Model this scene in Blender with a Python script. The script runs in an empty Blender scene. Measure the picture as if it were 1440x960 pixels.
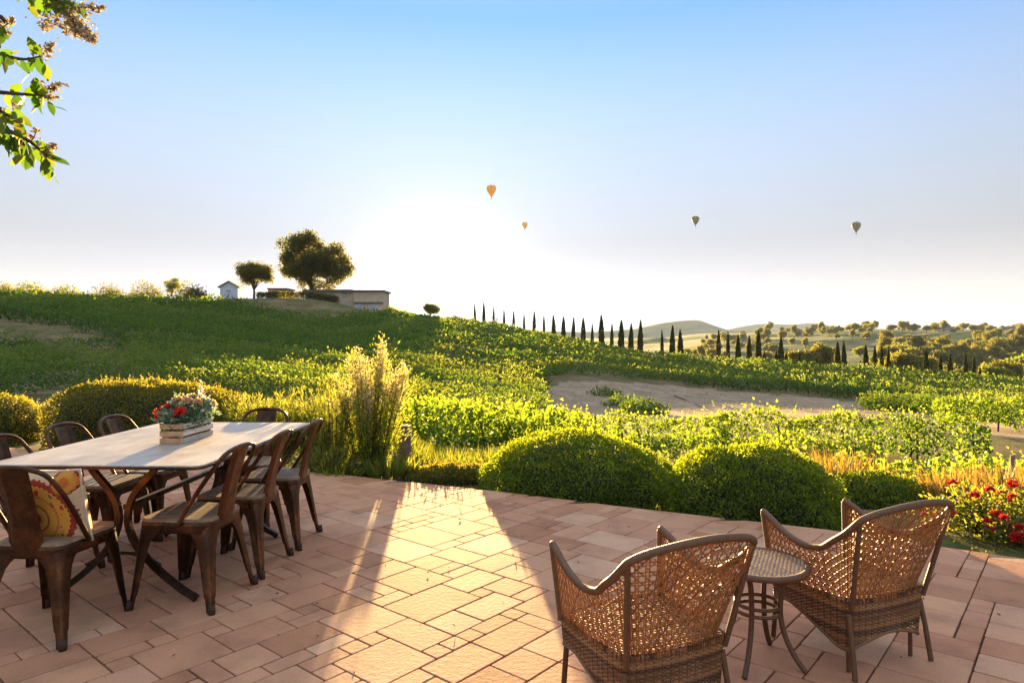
import bpy, math, random
import numpy as np
from mathutils import Vector, Matrix
PI = math.pi
R = math.radians
random.seed(7)
RNG = np.random.default_rng(11)
SC = bpy.context.scene
COL = SC.collection
CAM_H = 1.4
SUN_EL, SUN_AZ = 3.95, -5.9          # degrees; azimuth from +Y towards +X

# ------------------------------------------------------------------ objects
def link(o, parent=None):
    COL.objects.link(o)
    if parent is not None:
        o.parent = parent
    return o

def tag(o, label=None, cat=None, group=None, kind=None):
    if label: o['label'] = label
    if cat: o['category'] = cat
    if group: o['group'] = group
    if kind: o['kind'] = kind
    return o

def empty(name, loc=(0, 0, 0), rz=0.0, label=None, cat=None, group=None):
    o = bpy.data.objects.new(name, None)
    o.empty_display_size = 0.1
    link(o)
    o.location = loc
    o.rotation_euler = (0, 0, rz)
    return tag(o, label, cat, group)

def children_of(o):
    return [c for c in COL.objects if c.parent is o]

def copy_tree(o, parent=None):
    c = o.copy()
    COL.objects.link(c)
    if parent is not None:
        c.parent = parent
    for ch in children_of(o):
        copy_tree(ch, c)
    return c

def mesh_np(name, verts, faces_flat, sizes, mats, parent=None, smooth=False, attrs=None, matidx=None):
    """verts (N,3); faces_flat int array; sizes per face"""
    me = bpy.data.meshes.new(name)
    verts = np.asarray(verts, dtype=np.float32)
    faces_flat = np.asarray(faces_flat, dtype=np.int32)
    sizes = np.asarray(sizes, dtype=np.int32)
    me.vertices.add(len(verts))
    me.vertices.foreach_set('co', verts.ravel())
    me.loops.add(len(faces_flat))
    me.loops.foreach_set('vertex_index', faces_flat)
    me.polygons.add(len(sizes))
    starts = np.concatenate([[0], np.cumsum(sizes)[:-1]]).astype(np.int32)
    me.polygons.foreach_set('loop_start', starts)
    me.polygons.foreach_set('use_smooth', np.full(len(sizes), bool(smooth)))
    for m in (mats if isinstance(mats, (list, tuple)) else [mats]):
        me.materials.append(m)
    if matidx is not None:
        me.polygons.foreach_set('material_index', np.asarray(matidx, dtype=np.int32))
    for k, (dom, val) in (attrs or {}).items():
        a = me.attributes.new(k, 'FLOAT', dom)
        a.data.foreach_set('value', np.asarray(val, dtype=np.float32))
    me.update(calc_edges=True)
    me.validate()
    o = bpy.data.objects.new(name, me)
    link(o, parent)
    return o

class MB:
    """collects shapes, builds ONE mesh"""
    def __init__(s):
        s.v = []; s.f = []; s.r = []
    def add(s, vs, fs, rnd=None):
        b = len(s.v)
        s.v += [tuple(p) for p in vs]
        s.f += [tuple(b + i for i in f) for f in fs]
        if rnd is None: rnd = random.random()
        s.r += [rnd] * len(fs)
    def box(s, c, size, M=None, rnd=None, taper=1.0):
        x, y, z = size[0] / 2, size[1] / 2, size[2] / 2
        vs = []
        for dz in (-1, 1):
            t = taper if dz > 0 else 1
            for dx, dy in ((-1, -1), (1, -1), (1, 1), (-1, 1)):
                p = Vector((dx * x * t, dy * y * t, dz * z))
                if M is not None: p = M @ p
                vs.append(p + Vector(c))
        s.add(vs, [(3, 2, 1, 0), (4, 5, 6, 7), (0, 1, 5, 4), (1, 2, 6, 5), (2, 3, 7, 6), (3, 0, 4, 7)], rnd)
    def bbox(s, c, size, b=0.004, M=None, rnd=None):
        """box with chamfered edges"""
        x, y, z = size[0] / 2, size[1] / 2, size[2] / 2
        b = min(b, x * .49, y * .49, z * .49)
        vs = []; idx = {}
        for sx in (-1, 1):
            for sy in (-1, 1):
                for sz in (-1, 1):
                    for k in range(3):
                        p = [sx * (x - b), sy * (y - b), sz * (z - b)]
                        p[k] = (sx * x, sy * y, sz * z)[k]
                        idx[(sx, sy, sz, k)] = len(vs)
                        p = Vector(p)
                        if M is not None: p = M @ p
                        vs.append(p + Vector(c))
        fs = []
        S = (-1, 1)
        for k in range(3):
            o1, o2 = (k + 1) % 3, (k + 2) % 3
            for d in S:
                q = []
                for a, bb in ((-1, -1), (1, -1), (1, 1), (-1, 1)):
                    t = [0, 0, 0]; t[k] = d; t[o1] = a; t[o2] = bb
                    q.append(idx[(t[0], t[1], t[2], k)])
                fs.append(q if d > 0 else q[::-1])
        for k in range(3):                       # edges along axis k
            o1, o2 = (k + 1) % 3, (k + 2) % 3
            for a in S:
                for bb in S:
                    t0 = [0, 0, 0]; t1 = [0, 0, 0]
                    t0[k] = -1; t1[k] = 1
                    t0[o1] = t1[o1] = a; t0[o2] = t1[o2] = bb
                    q = [idx[(*t0, o1)], idx[(*t1, o1)], idx[(*t1, o2)], idx[(*t0, o2)]]
                    fs.append(q if a * bb < 0 else q[::-1])
        for sx in S:
            for sy in S:
                for sz in S:
                    q = [idx[(sx, sy, sz, k)] for k in range(3)]
                    fs.append(q if sx * sy * sz > 0 else q[::-1])
        s.add(vs, fs, rnd)
    def tube(s, pts, r, n=8, cap=True, rnd=None, flat=1.0, up=None):
        """pts list of 3-vectors; r number or list; flat squeezes along the second frame axis"""
        pts = [Vector(p) for p in pts]
        m = len(pts)
        rs = r if isinstance(r, (list, tuple)) else [r] * m
        tang = []
        for i in range(m):
            a, b = pts[max(0, i - 1)], pts[min(m - 1, i + 1)]
            t = (b - a)
            tang.append(t.normalized() if t.length > 1e-9 else Vector((0, 0, 1)))
        u = Vector(up) if up is not None else (Vector((0, 0, 1)) if abs(tang[0].z) < .9 else Vector((1, 0, 0)))
        vs, fs = [], []
        for i in range(m):
            t = tang[i]
            if up is not None: u = Vector(up)
            u = (u - t * u.dot(t))
            u = u.normalized() if u.length > 1e-6 else t.orthogonal().normalized()
            w = t.cross(u)
            for k in range(n):
                a = 2 * PI * k / n + (PI / n if n == 4 else 0)
                vs.append(pts[i] + (w * math.cos(a) + u * math.sin(a) * flat) * rs[i])
        for i in range(m - 1):
            for k in range(n):
                k2 = (k + 1) % n
                fs.append((i * n + k, i * n + k2, (i + 1) * n + k2, (i + 1) * n + k))
        if cap:
            fs.append(tuple(range(n - 1, -1, -1)))
            fs.append(tuple((m - 1) * n + k for k in range(n)))
        s.add(vs, fs, rnd)
    def lathe(s, prof, n=24, c=(0, 0, 0), sx=1.0, sy=1.0, rnd=None, M=None):
        vs, fs = [], []
        for r, z in prof:
            for k in range(n):
                a = 2 * PI * k / n
                p = Vector((r * math.cos(a) * sx, r * math.sin(a) * sy, z))
                if M is not None: p = M @ p
                vs.append(p + Vector(c))
        m = len(prof)
        for i in range(m - 1):
            for k in range(n):
                k2 = (k + 1) % n
                fs.append((i * n + k, i * n + k2, (i + 1) * n + k2, (i + 1) * n + k))
        if prof[0][0] > 1e-6: fs.append(tuple(range(n - 1, -1, -1)))
        if prof[-1][0] > 1e-6: fs.append(tuple((m - 1) * n + k for k in range(n)))
        s.add(vs, fs, rnd)
    def grid(s, P, closed_u=False, rnd=None):
        """P list of rows of points"""
        nu, nv = len(P), len(P[0])
        vs = [p for row in P for p in row]
        fs = []
        for i in range(nu if closed_u else nu - 1):
            i2 = (i + 1) % nu
            for j in range(nv - 1):
                fs.append((i * nv + j, i2 * nv + j, i2 * nv + j + 1, i * nv + j + 1))
        s.add(vs, fs, rnd)
    def build(s, name, mat, parent=None, smooth=False, loc=None):
        sizes = [len(f) for f in s.f]
        flat = [i for f in s.f for i in f]
        o = mesh_np(name, s.v, flat, sizes, mat, parent, smooth, {'rnd': ('FACE', s.r)})
        if loc is not None: o.location = loc
        return o

def smooth_by_angle(o, ang=40):
    me = o.data
    me.polygons.foreach_set('use_smooth', np.ones(len(me.polygons), dtype=bool))
    try:
        me.set_sharp_from_angle(angle=R(ang))
    except Exception:
        pass
    return o

def bez(pts, n=16):
    """Catmull-Rom through pts"""
    P = [Vector(p) for p in pts]
    P = [P[0] * 2 - P[1]] + P + [P[-1] * 2 - P[-2]]
    out = []
    for i in range(1, len(P) - 2):
        for k in range(n):
            t = k / n
            a, b, c, d = P[i - 1], P[i], P[i + 1], P[i + 2]
            out.append(0.5 * ((2 * b) + (c - a) * t + (2 * a - 5 * b + 4 * c - d) * t * t + (3 * b - a - 3 * c + d) * t ** 3))
    out.append(P[-2])
    return out

# ------------------------------------------------------------------ leaves
def leaf_cloud(name, C, D, L, W, mat, parent=None, fold=0.25, rnd=None, tone=None, N=None):
    """one folded leaf (4 corners, 2 triangles) per row: C base points, D unit directions, L lengths, W widths"""
    C = np.asarray(C, float); D = np.asarray(D, float)
    n = len(C)
    L = np.broadcast_to(np.asarray(L, float), (n,)); W = np.broadcast_to(np.asarray(W, float), (n,))
    if N is None:
        N = RNG.normal(size=(n, 3))
    D = D / np.maximum(np.linalg.norm(D, axis=1, keepdims=True), 1e-9)
    S = np.cross(D, N); S /= np.maximum(np.linalg.norm(S, axis=1, keepdims=True), 1e-9)
    U = np.cross(S, D)
    base = C
    tip = C + D * L[:, None] - U * (L * .12)[:, None]
    mid = C + D * (L * .45)[:, None] + U * (W * fold)[:, None]
    lf = mid + S * (W / 2)[:, None]
    rt = mid - S * (W / 2)[:, None]
    V = np.stack([base, rt, tip, lf], axis=1).reshape(-1, 3)
    idx = np.arange(n)[:, None] * 4
    F = np.concatenate([idx + [0, 1, 2], idx + [0, 2, 3]], axis=1).reshape(-1)
    if rnd is None: rnd = RNG.random(n)
    if tone is None: tone = np.full(n, .5)
    return mesh_np(name, V, F, np.full(2 * n, 3), mat, parent, False,
                   {'rnd': ('FACE', np.repeat(rnd, 2)), 'tone': ('FACE', np.repeat(tone, 2))})

def rand_dirs(n, bias=(0, 0, 0), spread=1.0):
    d = RNG.normal(size=(n, 3)) * spread + np.asarray(bias)
    return d / np.linalg.norm(d, axis=1, keepdims=True)

def vnoise(P, scale=1.0, seed=0):
    """cheap smooth value noise, (N,3) -> (N,)"""
    P = np.asarray(P, float) / scale + seed * 17.3
    i = np.floor(P).astype(np.int64); f = P - i
    f = f * f * (3 - 2 * f)
    def h(a):
        x = (a[..., 0] * 374761393 + a[..., 1] * 668265263 + a[..., 2] * 2147483647 + seed * 974711) & 0x7fffffff
        x = (x ^ (x >> 13)) * 1274126177 & 0x7fffffff
        return ((x ^ (x >> 16)) & 0xffff) / 65535.0
    out = 0
    for dx in (0, 1):
        for dy in (0, 1):
            for dz in (0, 1):
                w = (f[:, 0] if dx else 1 - f[:, 0]) * (f[:, 1] if dy else 1 - f[:, 1]) * (f[:, 2] if dz else 1 - f[:, 2])
                out = out + w * h(i + np.array([dx, dy, dz]))
    return out

# ------------------------------------------------------------------ materials
class NT:
    def __init__(s, name):
        s.m = bpy.data.materials.new(name); s.m.use_nodes = True
        s.t = s.m.node_tree; s.t.nodes.clear()
        s.out = s.n('ShaderNodeOutputMaterial')
    def n(s, typ, **kw):
        nd = s.t.nodes.new(typ)
        for k, v in kw.items():
            if k.startswith('_'): setattr(nd, k[1:], v)
            else:
                key = k.replace('__', ' ')
                nd.inputs[key].default_value = v
        return nd
    def l(s, a, b): s.t.links.new(a, b)
    def noise(s, scale, detail=3, rough=.55, vec=None, dist=0.0):
        nd = s.n('ShaderNodeTexNoise')
        nd.inputs['Scale'].default_value = scale; nd.inputs['Detail'].default_value = detail
        nd.inputs['Roughness'].default_value = rough; nd.inputs['Distortion'].default_value = dist
        if vec is not None: s.l(vec, nd.inputs['Vector'])
        return nd.outputs['Fac']
    def ramp(s, fac, stops, interp='LINEAR'):
        nd = s.n('ShaderNodeValToRGB'); e = nd.color_ramp.elements
        nd.color_ramp.interpolation = interp
        while len(e) < len(stops): e.new(0.5)
        for el, (p, c) in zip(e, stops):
            el.position = p; el.color = (*c, 1) if len(c) == 3 else c
        s.l(fac, nd.inputs['Fac'])
        return nd.outputs['Color']
    def mix(s, fac, a, b, mode='MIX'):
        nd = s.n('ShaderNodeMix'); nd.data_type = 'RGBA'; nd.blend_type = mode
        for key, v in ((0, fac), (6, a), (7, b)):
            if hasattr(v, 'is_linked') or hasattr(v, 'links'): s.l(v, nd.inputs[key])
            elif key == 0: nd.inputs[0].default_value = v
            else: nd.inputs[key].default_value = (*v, 1)
        return nd.outputs[2]
    def math(s, op, a, b=None):
        nd = s.n('ShaderNodeMath'); nd.operation = op
        for k, v in ((0, a), (1, b)):
            if v is None: continue
            if hasattr(v, 'links'): s.l(v, nd.inputs[k])
            else: nd.inputs[k].default_value = v
        return nd.outputs[0]
    def attr(s, name):
        nd = s.n('ShaderNodeAttribute'); nd.attribute_name = name
        return nd.outputs['Fac']
    def coord(s, which='Object'):
        return s.n('ShaderNodeTexCoord').outputs[which]
    def bump(s, h, strength=.4, dist=.01):
        nd = s.n('ShaderNodeBump'); nd.inputs['Strength'].default_value = strength; nd.inputs['Distance'].default_value = dist
        s.l(h, nd.inputs['Height'])
        return nd.outputs['Normal']
    def principled(s, color, rough=.6, metal=0.0, normal=None, spec=.4, **kw):
        b = s.n('ShaderNodeBsdfPrincipled')
        for key, v in (('Base Color', color), ('Roughness', rough), ('Metallic', metal)):
            if hasattr(v, 'links'): s.l(v, b.inputs[key])
            elif key == 'Base Color': b.inputs[key].default_value = (*v, 1)
            else: b.inputs[key].default_value = v
        b.inputs['Specular IOR Level'].default_value = spec
        if normal is not None: s.l(normal, b.inputs['Normal'])
        return b.outputs['BSDF']
    def done(s, sh):
        s.l(sh, s.out.inputs['Surface']); return s.m

def leaf_mat(name, cols, transl=.45, tcols=None, rough=.55, noise_scale=None, spec=.3, dead=None):
    """thin leaf: diffuse + gloss on the face, light let through from behind"""
    t = NT(name)
    r = t.attr('rnd')
    n = len(cols)
    c = t.ramp(r, [(i / max(1, n - 1), k) for i, k in enumerate(cols)])
    tc = t.ramp(r, [(i / max(1, n - 1), k) for i, k in enumerate(tcols or [(min(1, a[0] * 2.2), min(1, a[1] * 2.2), a[2] * .9) for a in cols])])
    if noise_scale:
        f = t.noise(noise_scale, 2, vec=t.coord('Object'))
        k = t.ramp(f, [(.35, (.65, .65, .65)), (.65, (1.25, 1.25, 1.1))])
        c = t.mix(1.0, c, k, 'MULTIPLY'); tc = t.mix(1.0, tc, k, 'MULTIPLY')
    p = t.principled(c, rough, 0, spec=spec)
    tr = t.n('ShaderNodeBsdfTranslucent')
    t.l(tc, tr.inputs['Color'])
    mx = t.n('ShaderNodeMixShader'); mx.inputs[0].default_value = transl
    t.l(p, mx.inputs[1]); t.l(tr.outputs[0], mx.inputs[2])
    return t.done(mx.outputs[0])

def plain_mat(name, col, rough=.6, metal=0., var=.25, scale=20., bump=0., spec=.4, col2=None, detail=4):
    t = NT(name)
    v = t.coord('Object')
    f = t.noise(scale, detail, vec=v)
    lo = col2 if col2 else tuple(c * (1 - var) for c in col)
    hi = col if col2 else tuple(min(1, c * (1 + var)) for c in col)
    c = t.ramp(f, [(.3, lo), (.7, hi)])
    nrm = t.bump(f, bump, .01) if bump else None
    return t.done(t.principled(c, rough, metal, nrm, spec))
SKY_STR = .05; SKY_DUST = 0.0; EXPO = 3.05; HAZE_D = 0.00006; HAZE_G = .0; SAT0=.0; SAT1=1.08; ZEN_FILL = 2.8; LOWV = .42; AUR1 = 6.0; AUR2 = .6; TINT = (.91, .97, 1.2)
# ------------------------------------------------------------------ camera, sky, sun, air
cam = bpy.data.cameras.new('camera'); camo = bpy.data.objects.new('camera', cam); link(camo)
camo.location = (0, 0, CAM_H); camo.rotation_euler = (R(90), 0, 0)
cam.sensor_width = 36; cam.lens = 24.0; cam.shift_y = -10 / 1440
cam.clip_end = 20000; cam.clip_start = .05
SC.camera = camo

def sun_dir():
    e, a = R(SUN_EL), R(SUN_AZ)
    return Vector((math.sin(a) * math.cos(e), math.cos(a) * math.cos(e), math.sin(e)))
SD = sun_dir()
sl = bpy.data.lights.new('sun', 'SUN'); so = bpy.data.objects.new('sun', sl); link(so)
sl.energy = 5.0; sl.angle = R(.6); sl.color = (1.0, .66, .27)
so.rotation_euler = SD.to_track_quat('Z', 'Y').to_euler()
so.location = (-5, 20, 15)

w = bpy.data.worlds.new('World'); SC.world = w; w.use_nodes = True
nt = w.node_tree; nt.nodes.clear()
wo = nt.nodes.new('ShaderNodeOutputWorld'); bg = nt.nodes.new('ShaderNodeBackground')
sky = nt.nodes.new('ShaderNodeTexSky'); sky.sky_type = 'NISHITA'; sky.sun_disc = False
sky.sun_elevation = R(SUN_EL); sky.sun_rotation = R(SUN_AZ)
sky.air_density = 1.0; sky.dust_density = SKY_DUST; sky.ozone_density = 2.0; sky.altitude = 300
# low sky pale, high sky a clean blue, as the morning air has it
tcw = nt.nodes.new('ShaderNodeTexCoord'); sx = nt.nodes.new('ShaderNodeSeparateXYZ'); nt.links.new(tcw.outputs['Generated'], sx.inputs[0])
rp = nt.nodes.new('ShaderNodeMapRange'); rp.inputs['From Min'].default_value = .10; rp.inputs['From Max'].default_value = .42
rp.inputs['To Min'].default_value = SAT0; rp.inputs['To Max'].default_value = SAT1
nt.links.new(sx.outputs['Z'], rp.inputs['Value'])
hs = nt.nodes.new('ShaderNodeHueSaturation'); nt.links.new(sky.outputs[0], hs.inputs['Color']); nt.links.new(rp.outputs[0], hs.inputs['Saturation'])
# added fill light: sky overhead, out of view, raised above its own brightness
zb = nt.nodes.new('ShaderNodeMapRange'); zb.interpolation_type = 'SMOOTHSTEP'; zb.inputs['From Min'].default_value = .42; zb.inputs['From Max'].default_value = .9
zb.inputs['To Min'].default_value = 1.0; zb.inputs['To Max'].default_value = ZEN_FILL
lowr = nt.nodes.new('ShaderNodeMapRange'); lowr.interpolation_type = 'SMOOTHSTEP'; lowr.inputs['From Min'].default_value = .08; lowr.inputs['From Max'].default_value = .46
lowr.inputs['To Min'].default_value = LOWV; lowr.inputs['To Max'].default_value = 1.0
nt.links.new(sx.outputs['Z'], lowr.inputs['Value'])
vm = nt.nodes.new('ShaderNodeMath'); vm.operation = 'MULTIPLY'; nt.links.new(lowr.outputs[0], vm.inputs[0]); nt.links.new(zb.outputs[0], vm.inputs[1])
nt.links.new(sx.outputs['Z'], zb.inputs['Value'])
s2 = nt.nodes.new('ShaderNodeMapRange'); s2.inputs['From Min'].default_value = .42; s2.inputs['From Max'].default_value = .8
s2.inputs['To Min'].default_value = 1.0; s2.inputs['To Max'].default_value = .0
nt.links.new(sx.outputs['Z'], s2.inputs['Value'])
ml = nt.nodes.new('ShaderNodeMath'); ml.operation = 'MULTIPLY'; nt.links.new(rp.outputs[0], ml.inputs[0]); nt.links.new(s2.outputs[0], ml.inputs[1])
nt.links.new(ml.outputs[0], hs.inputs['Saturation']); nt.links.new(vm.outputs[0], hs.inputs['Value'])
# the bright ring of air round the low sun
dt = nt.nodes.new('ShaderNodeVectorMath'); dt.operation = 'DOT_PRODUCT'; nt.links.new(tcw.outputs['Generated'], dt.inputs[0]); dt.inputs[1].default_value = tuple(SD)
def wmath(op, a, b):
    nd = nt.nodes.new('ShaderNodeMath'); nd.operation = op
    for k_, v_ in ((0, a), (1, b)):
        if hasattr(v_, 'links'): nt.links.new(v_, nd.inputs[k_])
        else: nd.inputs[k_].default_value = v_
    return nd.outputs[0]
om = wmath('SUBTRACT', dt.outputs['Value'], 1.0)               # -(angle^2)/2
glow = wmath('ADD', wmath('MULTIPLY', wmath('EXPONENT', wmath('MULTIPLY', om, 420.0), 0), AUR1), wmath('MULTIPLY', wmath('EXPONENT', wmath('MULTIPLY', om, 50.0), 0), AUR2))
gv = nt.nodes.new('ShaderNodeVectorMath'); gv.operation = 'SCALE'; gv.inputs[0].default_value = (1.0, .93, .80); nt.links.new(glow, gv.inputs['Scale'])
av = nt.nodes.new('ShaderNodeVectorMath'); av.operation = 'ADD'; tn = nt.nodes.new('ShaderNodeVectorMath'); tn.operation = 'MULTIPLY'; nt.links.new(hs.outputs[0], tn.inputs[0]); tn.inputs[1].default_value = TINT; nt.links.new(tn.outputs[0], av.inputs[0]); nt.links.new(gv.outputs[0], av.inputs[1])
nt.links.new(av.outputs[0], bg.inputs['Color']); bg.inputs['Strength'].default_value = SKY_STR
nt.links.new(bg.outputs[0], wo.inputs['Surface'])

SC.view_settings.view_transform = 'Standard'; SC.view_settings.look = 'None'
SC.view_settings.exposure = EXPO; SC.view_settings.gamma = 1.0
SC.view_settings.use_curve_mapping = False
SC.cycles.use_denoising = True
try:
    SC.cycles.denoiser = 'OPENIMAGEDENOISE'; SC.cycles.denoising_input_passes = 'RGB_ALBEDO_NORMAL'
except Exception: pass
SC.cycles.max_bounces = 7; SC.cycles.diffuse_bounces = 3; SC.cycles.glossy_bounces = 2
SC.cycles.transmission_bounces = 4; SC.cycles.transparent_max_bounces = 8; SC.cycles.volume_bounces = 1
SC.cycles.sample_clamp_indirect = 6.0
SC.cycles.use_adaptive_sampling = False

def build_haze():
    b = MB(); b.box((0, 0, 118), (9200, 9200, 364), rnd=0)
    t = NT('air')
    v = t.n('ShaderNodeVolumePrincipled')
    v.inputs['Color'].default_value = (.68, .83, 1.0, 1); v.inputs['Density'].default_value = HAZE_D
    v.inputs['Anisotropy'].default_value = HAZE_G
    t.l(v.outputs[0], t.out.inputs['Volume'])
    o = b.build('haze', t.m); tag(o, kind='stuff')
    o['label'] = 'thin golden morning haze over the whole valley'
    return o
if HAZE_D > 0: build_haze()

# ------------------------------------------------------------------ the lie of the land
def pchip(x, y, xq):
    x = np.asarray(x, float); y = np.asarray(y, float); h = np.diff(x); d = np.diff(y) / h
    m = np.zeros(len(x)); m[0] = d[0]; m[-1] = d[-1]
    for k in range(1, len(x) - 1):
        if d[k - 1] * d[k] > 0:
            w1 = 2 * h[k] + h[k - 1]; w2 = h[k] + 2 * h[k - 1]
            m[k] = (w1 + w2) / (w1 / d[k - 1] + w2 / d[k])
    xq = np.clip(xq, x[0], x[-1]); i = np.clip(np.searchsorted(x, xq) - 1, 0, len(x) - 2)
    t = (xq - x[i]) / h[i]
    return ((1 + 2 * t) * (1 - t) ** 2 * y[i] + t * (1 - t) ** 2 * h[i] * m[i] + t * t * (3 - 2 * t) * y[i + 1] + t * t * (t - 1) * h[i] * m[i + 1])

# profiles (distance, height) in directions given by tan(azimuth)*960+720
NEAR_L = [(.3, -.1), (9, -.1)]; NEAR_M = [(.3, -.1), (7.4, -.12), (10, -.65)]; NEAR_R = [(.3, -.1), (5.6, -.14), (8, -.7), (10, -1.35), (12, -2.0), (16, -2.35), (20, -2.15), (26, -2.3)]
PROF = {
    -700: NEAR_L + [(14, -0.6), (25, -0.5), (40, -0.3), (50, 0.1), (60, 2.2), (80, 4.2), (100, 6.2), (125, 7.0), (170, 5), (300, -5), (700, -20), (4500, -20)],
    0: NEAR_L + [(14, -0.6), (25, -0.7), (40, -0.6), (48, -0.35), (54, 0.9), (62, 2.5), (75, 3.9), (95, 6.1), (112, 6.6), (160, 5), (300, -5), (700, -20), (4500, -20)],
    200: NEAR_L + [(14, -0.8), (25, -1.0), (42, -0.6), (50, -0.1), (58, 1.0), (70, 2.1), (92, 5.0), (103, 5.8), (125, 6.1), (160, 5.5), (300, -5), (700, -20), (4500, -20)],
    300: NEAR_L + [(14, -0.9), (25, -1.1), (47, -0.5), (75, 2.1), (95, 4.8), (110, 7.0), (120, 7.3), (160, 7.3), (300, -5), (700, -20), (4500, -20)],
    420: NEAR_L + [(14, -1.0), (25, -1.3), (50, -0.8), (80, 1.4), (100, 3.9), (112, 7.4), (120, 7.8), (165, 7.8), (300, -4), (700, -20), (4500, -20)],
    540: NEAR_L + [(14, -1.0), (25, -1.7), (50, -1.4), (80, 0.6), (105, 3.2), (120, 4.8), (150, 5.4), (190, 5.9), (220, 5.4), (300, -4), (700, -20), (4500, -20)],
    620: NEAR_M + [(14, -1.1), (25, -2.0), (50, -1.9), (80, -0.4), (120, 1.8), (170, 4.2), (195, 4.9), (230, 4.2), (320, -4), (700, -20), (4500, -20)],
    700: NEAR_M + [(14, -1.2), (25, -2.2), (50, -2.5), (80, -1.7), (120, 0.2), (165, 2.4), (185, 2.4), (230, 1), (320, -8), (700, -22), (4500, -20)],
    800: NEAR_M + [(14, -1.3), (25, -2.4), (40, -2.8), (60, -2.7), (90, -1.7), (135, -0.5), (155, -0.8), (200, -3), (300, -9), (700, -24), (1500, -12), (2500, -20), (4500, -20)],
    900: NEAR_R + [(31, -2.5), (40, -3.2), (60, -3.3), (80, -3.2), (110, -2.6), (125, -3), (180, -6), (300, -15), (700, -24), (1400, -8), (2500, -20), (4500, -20)],
    1000: NEAR_R + [(31, -2.5), (40, -3.2), (60, -3.9), (80, -3.9), (103, -3.2), (118, -3.8), (180, -8), (300, -18), (600, -19), (950, -10), (1300, -3), (1800, 3), (2600, -15), (4500, -20)],
    1120: NEAR_R + [(31, -2.5), (40, -3.2), (60, -4.2), (76, -4.3), (95, -3.8), (110, -4.6), (170, -9), (300, -18), (500, -17), (750, -7), (1000, 2), (1500, 4), (2400, -15), (4500, -20)],
    1250: NEAR_R + [(31, -2.5), (40, -3.25), (58, -4.5), (72, -4.6), (88, -4.2), (104, -5.2), (160, -10), (300, -18), (450, -15), (600, -7), (800, 4), (1000, 6), (1500, 5), (2400, -15), (4500, -20)],
    1440: NEAR_R + [(31, -2.6), (40, -3.5), (55, -4.9), (68, -5.1), (80, -5.1), (96, -6), (160, -12), (300, -18), (450, -12), (600, -2), (800, 5), (1000, 7), (1500, 5), (2400, -15), (4500, -20)],
    2100: NEAR_R + [(31, -2.6), (40, -3.6), (55, -5.4), (70, -6), (90, -7), (160, -13), (300, -17), (450, -10), (600, 0), (800, 6), (1000, 8), (1500, 6), (2400, -10), (4500, -20)],
}
_cols = sorted(PROF); _tc = np.array([(c - 720) / 960 for c in _cols])
LD = np.linspace(math.log(.3), math.log(4500), 260); TT = np.linspace(_tc[0], _tc[-1], 300)
_g = np.array([pchip([p[0] for p in PROF[c]], [p[1] for p in PROF[c]], np.exp(LD)) for c in _cols])
ZG = np.array([pchip(_tc, _g[:, j], TT) for j in range(len(LD))]).T          # (300 t, 260 d)

def ground(X, Y, rough=True):
    X = np.asarray(X, float); Y = np.asarray(Y, float)
    sc = np.ndim(X) == 0
    X = np.atleast_1d(X); Y = np.atleast_1d(Y)
    th = np.arctan2(X, Y); r = np.hypot(X, Y)
    lo, hi = math.atan(_tc[0]), math.atan(_tc[-1])
    tc = np.clip(th, lo, hi); D = r * np.cos(tc)
    a = np.clip((np.tan(tc) - TT[0]) / (TT[1] - TT[0]), 0, len(TT) - 1.001)
    b = np.clip((np.log(np.maximum(D, .3)) - LD[0]) / (LD[1] - LD[0]), 0, len(LD) - 1.001)
    i = a.astype(int); j = b.astype(int); fa = a - i; fb = b - j
    z = (ZG[i, j] * (1 - fa) * (1 - fb) + ZG[i + 1, j] * fa * (1 - fb) + ZG[i, j + 1] * (1 - fa) * fb + ZG[i + 1, j + 1] * fa * fb)
    back = np.clip((np.abs(th) - 1.1) / 1.2, 0, 1); back = back * back * (3 - 2 * back)
    z = z * (1 - back) + back * (-.1 - np.clip(r - 30, 0, 600) * .02)
    if rough:
        P = np.stack([X, Y, X * 0], 1)
        amp = np.clip((r - 9) / 30, 0, 1)
        z = z + amp * ((vnoise(P, 7, 3) - .5) * .5 + (vnoise(P, 2.3, 4) - .5) * .16)
        far = np.clip((r - 250) / 300, 0, 1)
        z = z + far * ((vnoise(P, 160, 5) - .5) * 13 + (vnoise(P, 60, 6) - .5) * 5)
    return float(z[0]) if sc else z

def col(X, Y): return X / np.maximum(Y, .01) * 960 + 720
def X_of(px, Y): return (px - 720) / 960 * Y
def gz(px, Y):
    x = X_of(px, Y); return Vector((x, Y, ground(x, Y)))

def dirt_mask(X, Y):
    """bare sandy hollow: distance bounds by direction"""
    c = col(X, Y)
    lo = np.interp(c, [740, 800, 900, 1000, 1215, 1330, 1440, 1700], [47, 37, 33, 31, 36, 26, 24, 24])
    hi = np.interp(c, [740, 800, 900, 1000, 1120, 1215, 1330, 1440, 1700], [49, 61, 65, 68, 65, 53, 33, 31, 30])
    P = np.stack([X, Y, X * 0], 1); e = (vnoise(P, 2.2, 15) - .5) * 5 + (vnoise(P, .8, 16) - .5) * 2.5
    return (c > 745 + e * 6) & (Y > lo + e * .5) & (Y < hi + e)

def hit(px, py, y0=20.0, y1=3000.0):
    """where the sight line through a point of the view meets the land beyond y0"""
    Y = np.exp(np.linspace(math.log(y0), math.log(y1), 700)); X = (px - 720) / 960 * Y
    d = 1.4 - (py - 470) / 960 * Y - ground(X, Y)
    k = np.nonzero(d < 0)[0]
    if len(k) == 0: return None
    return float(Y[k[0]])

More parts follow.
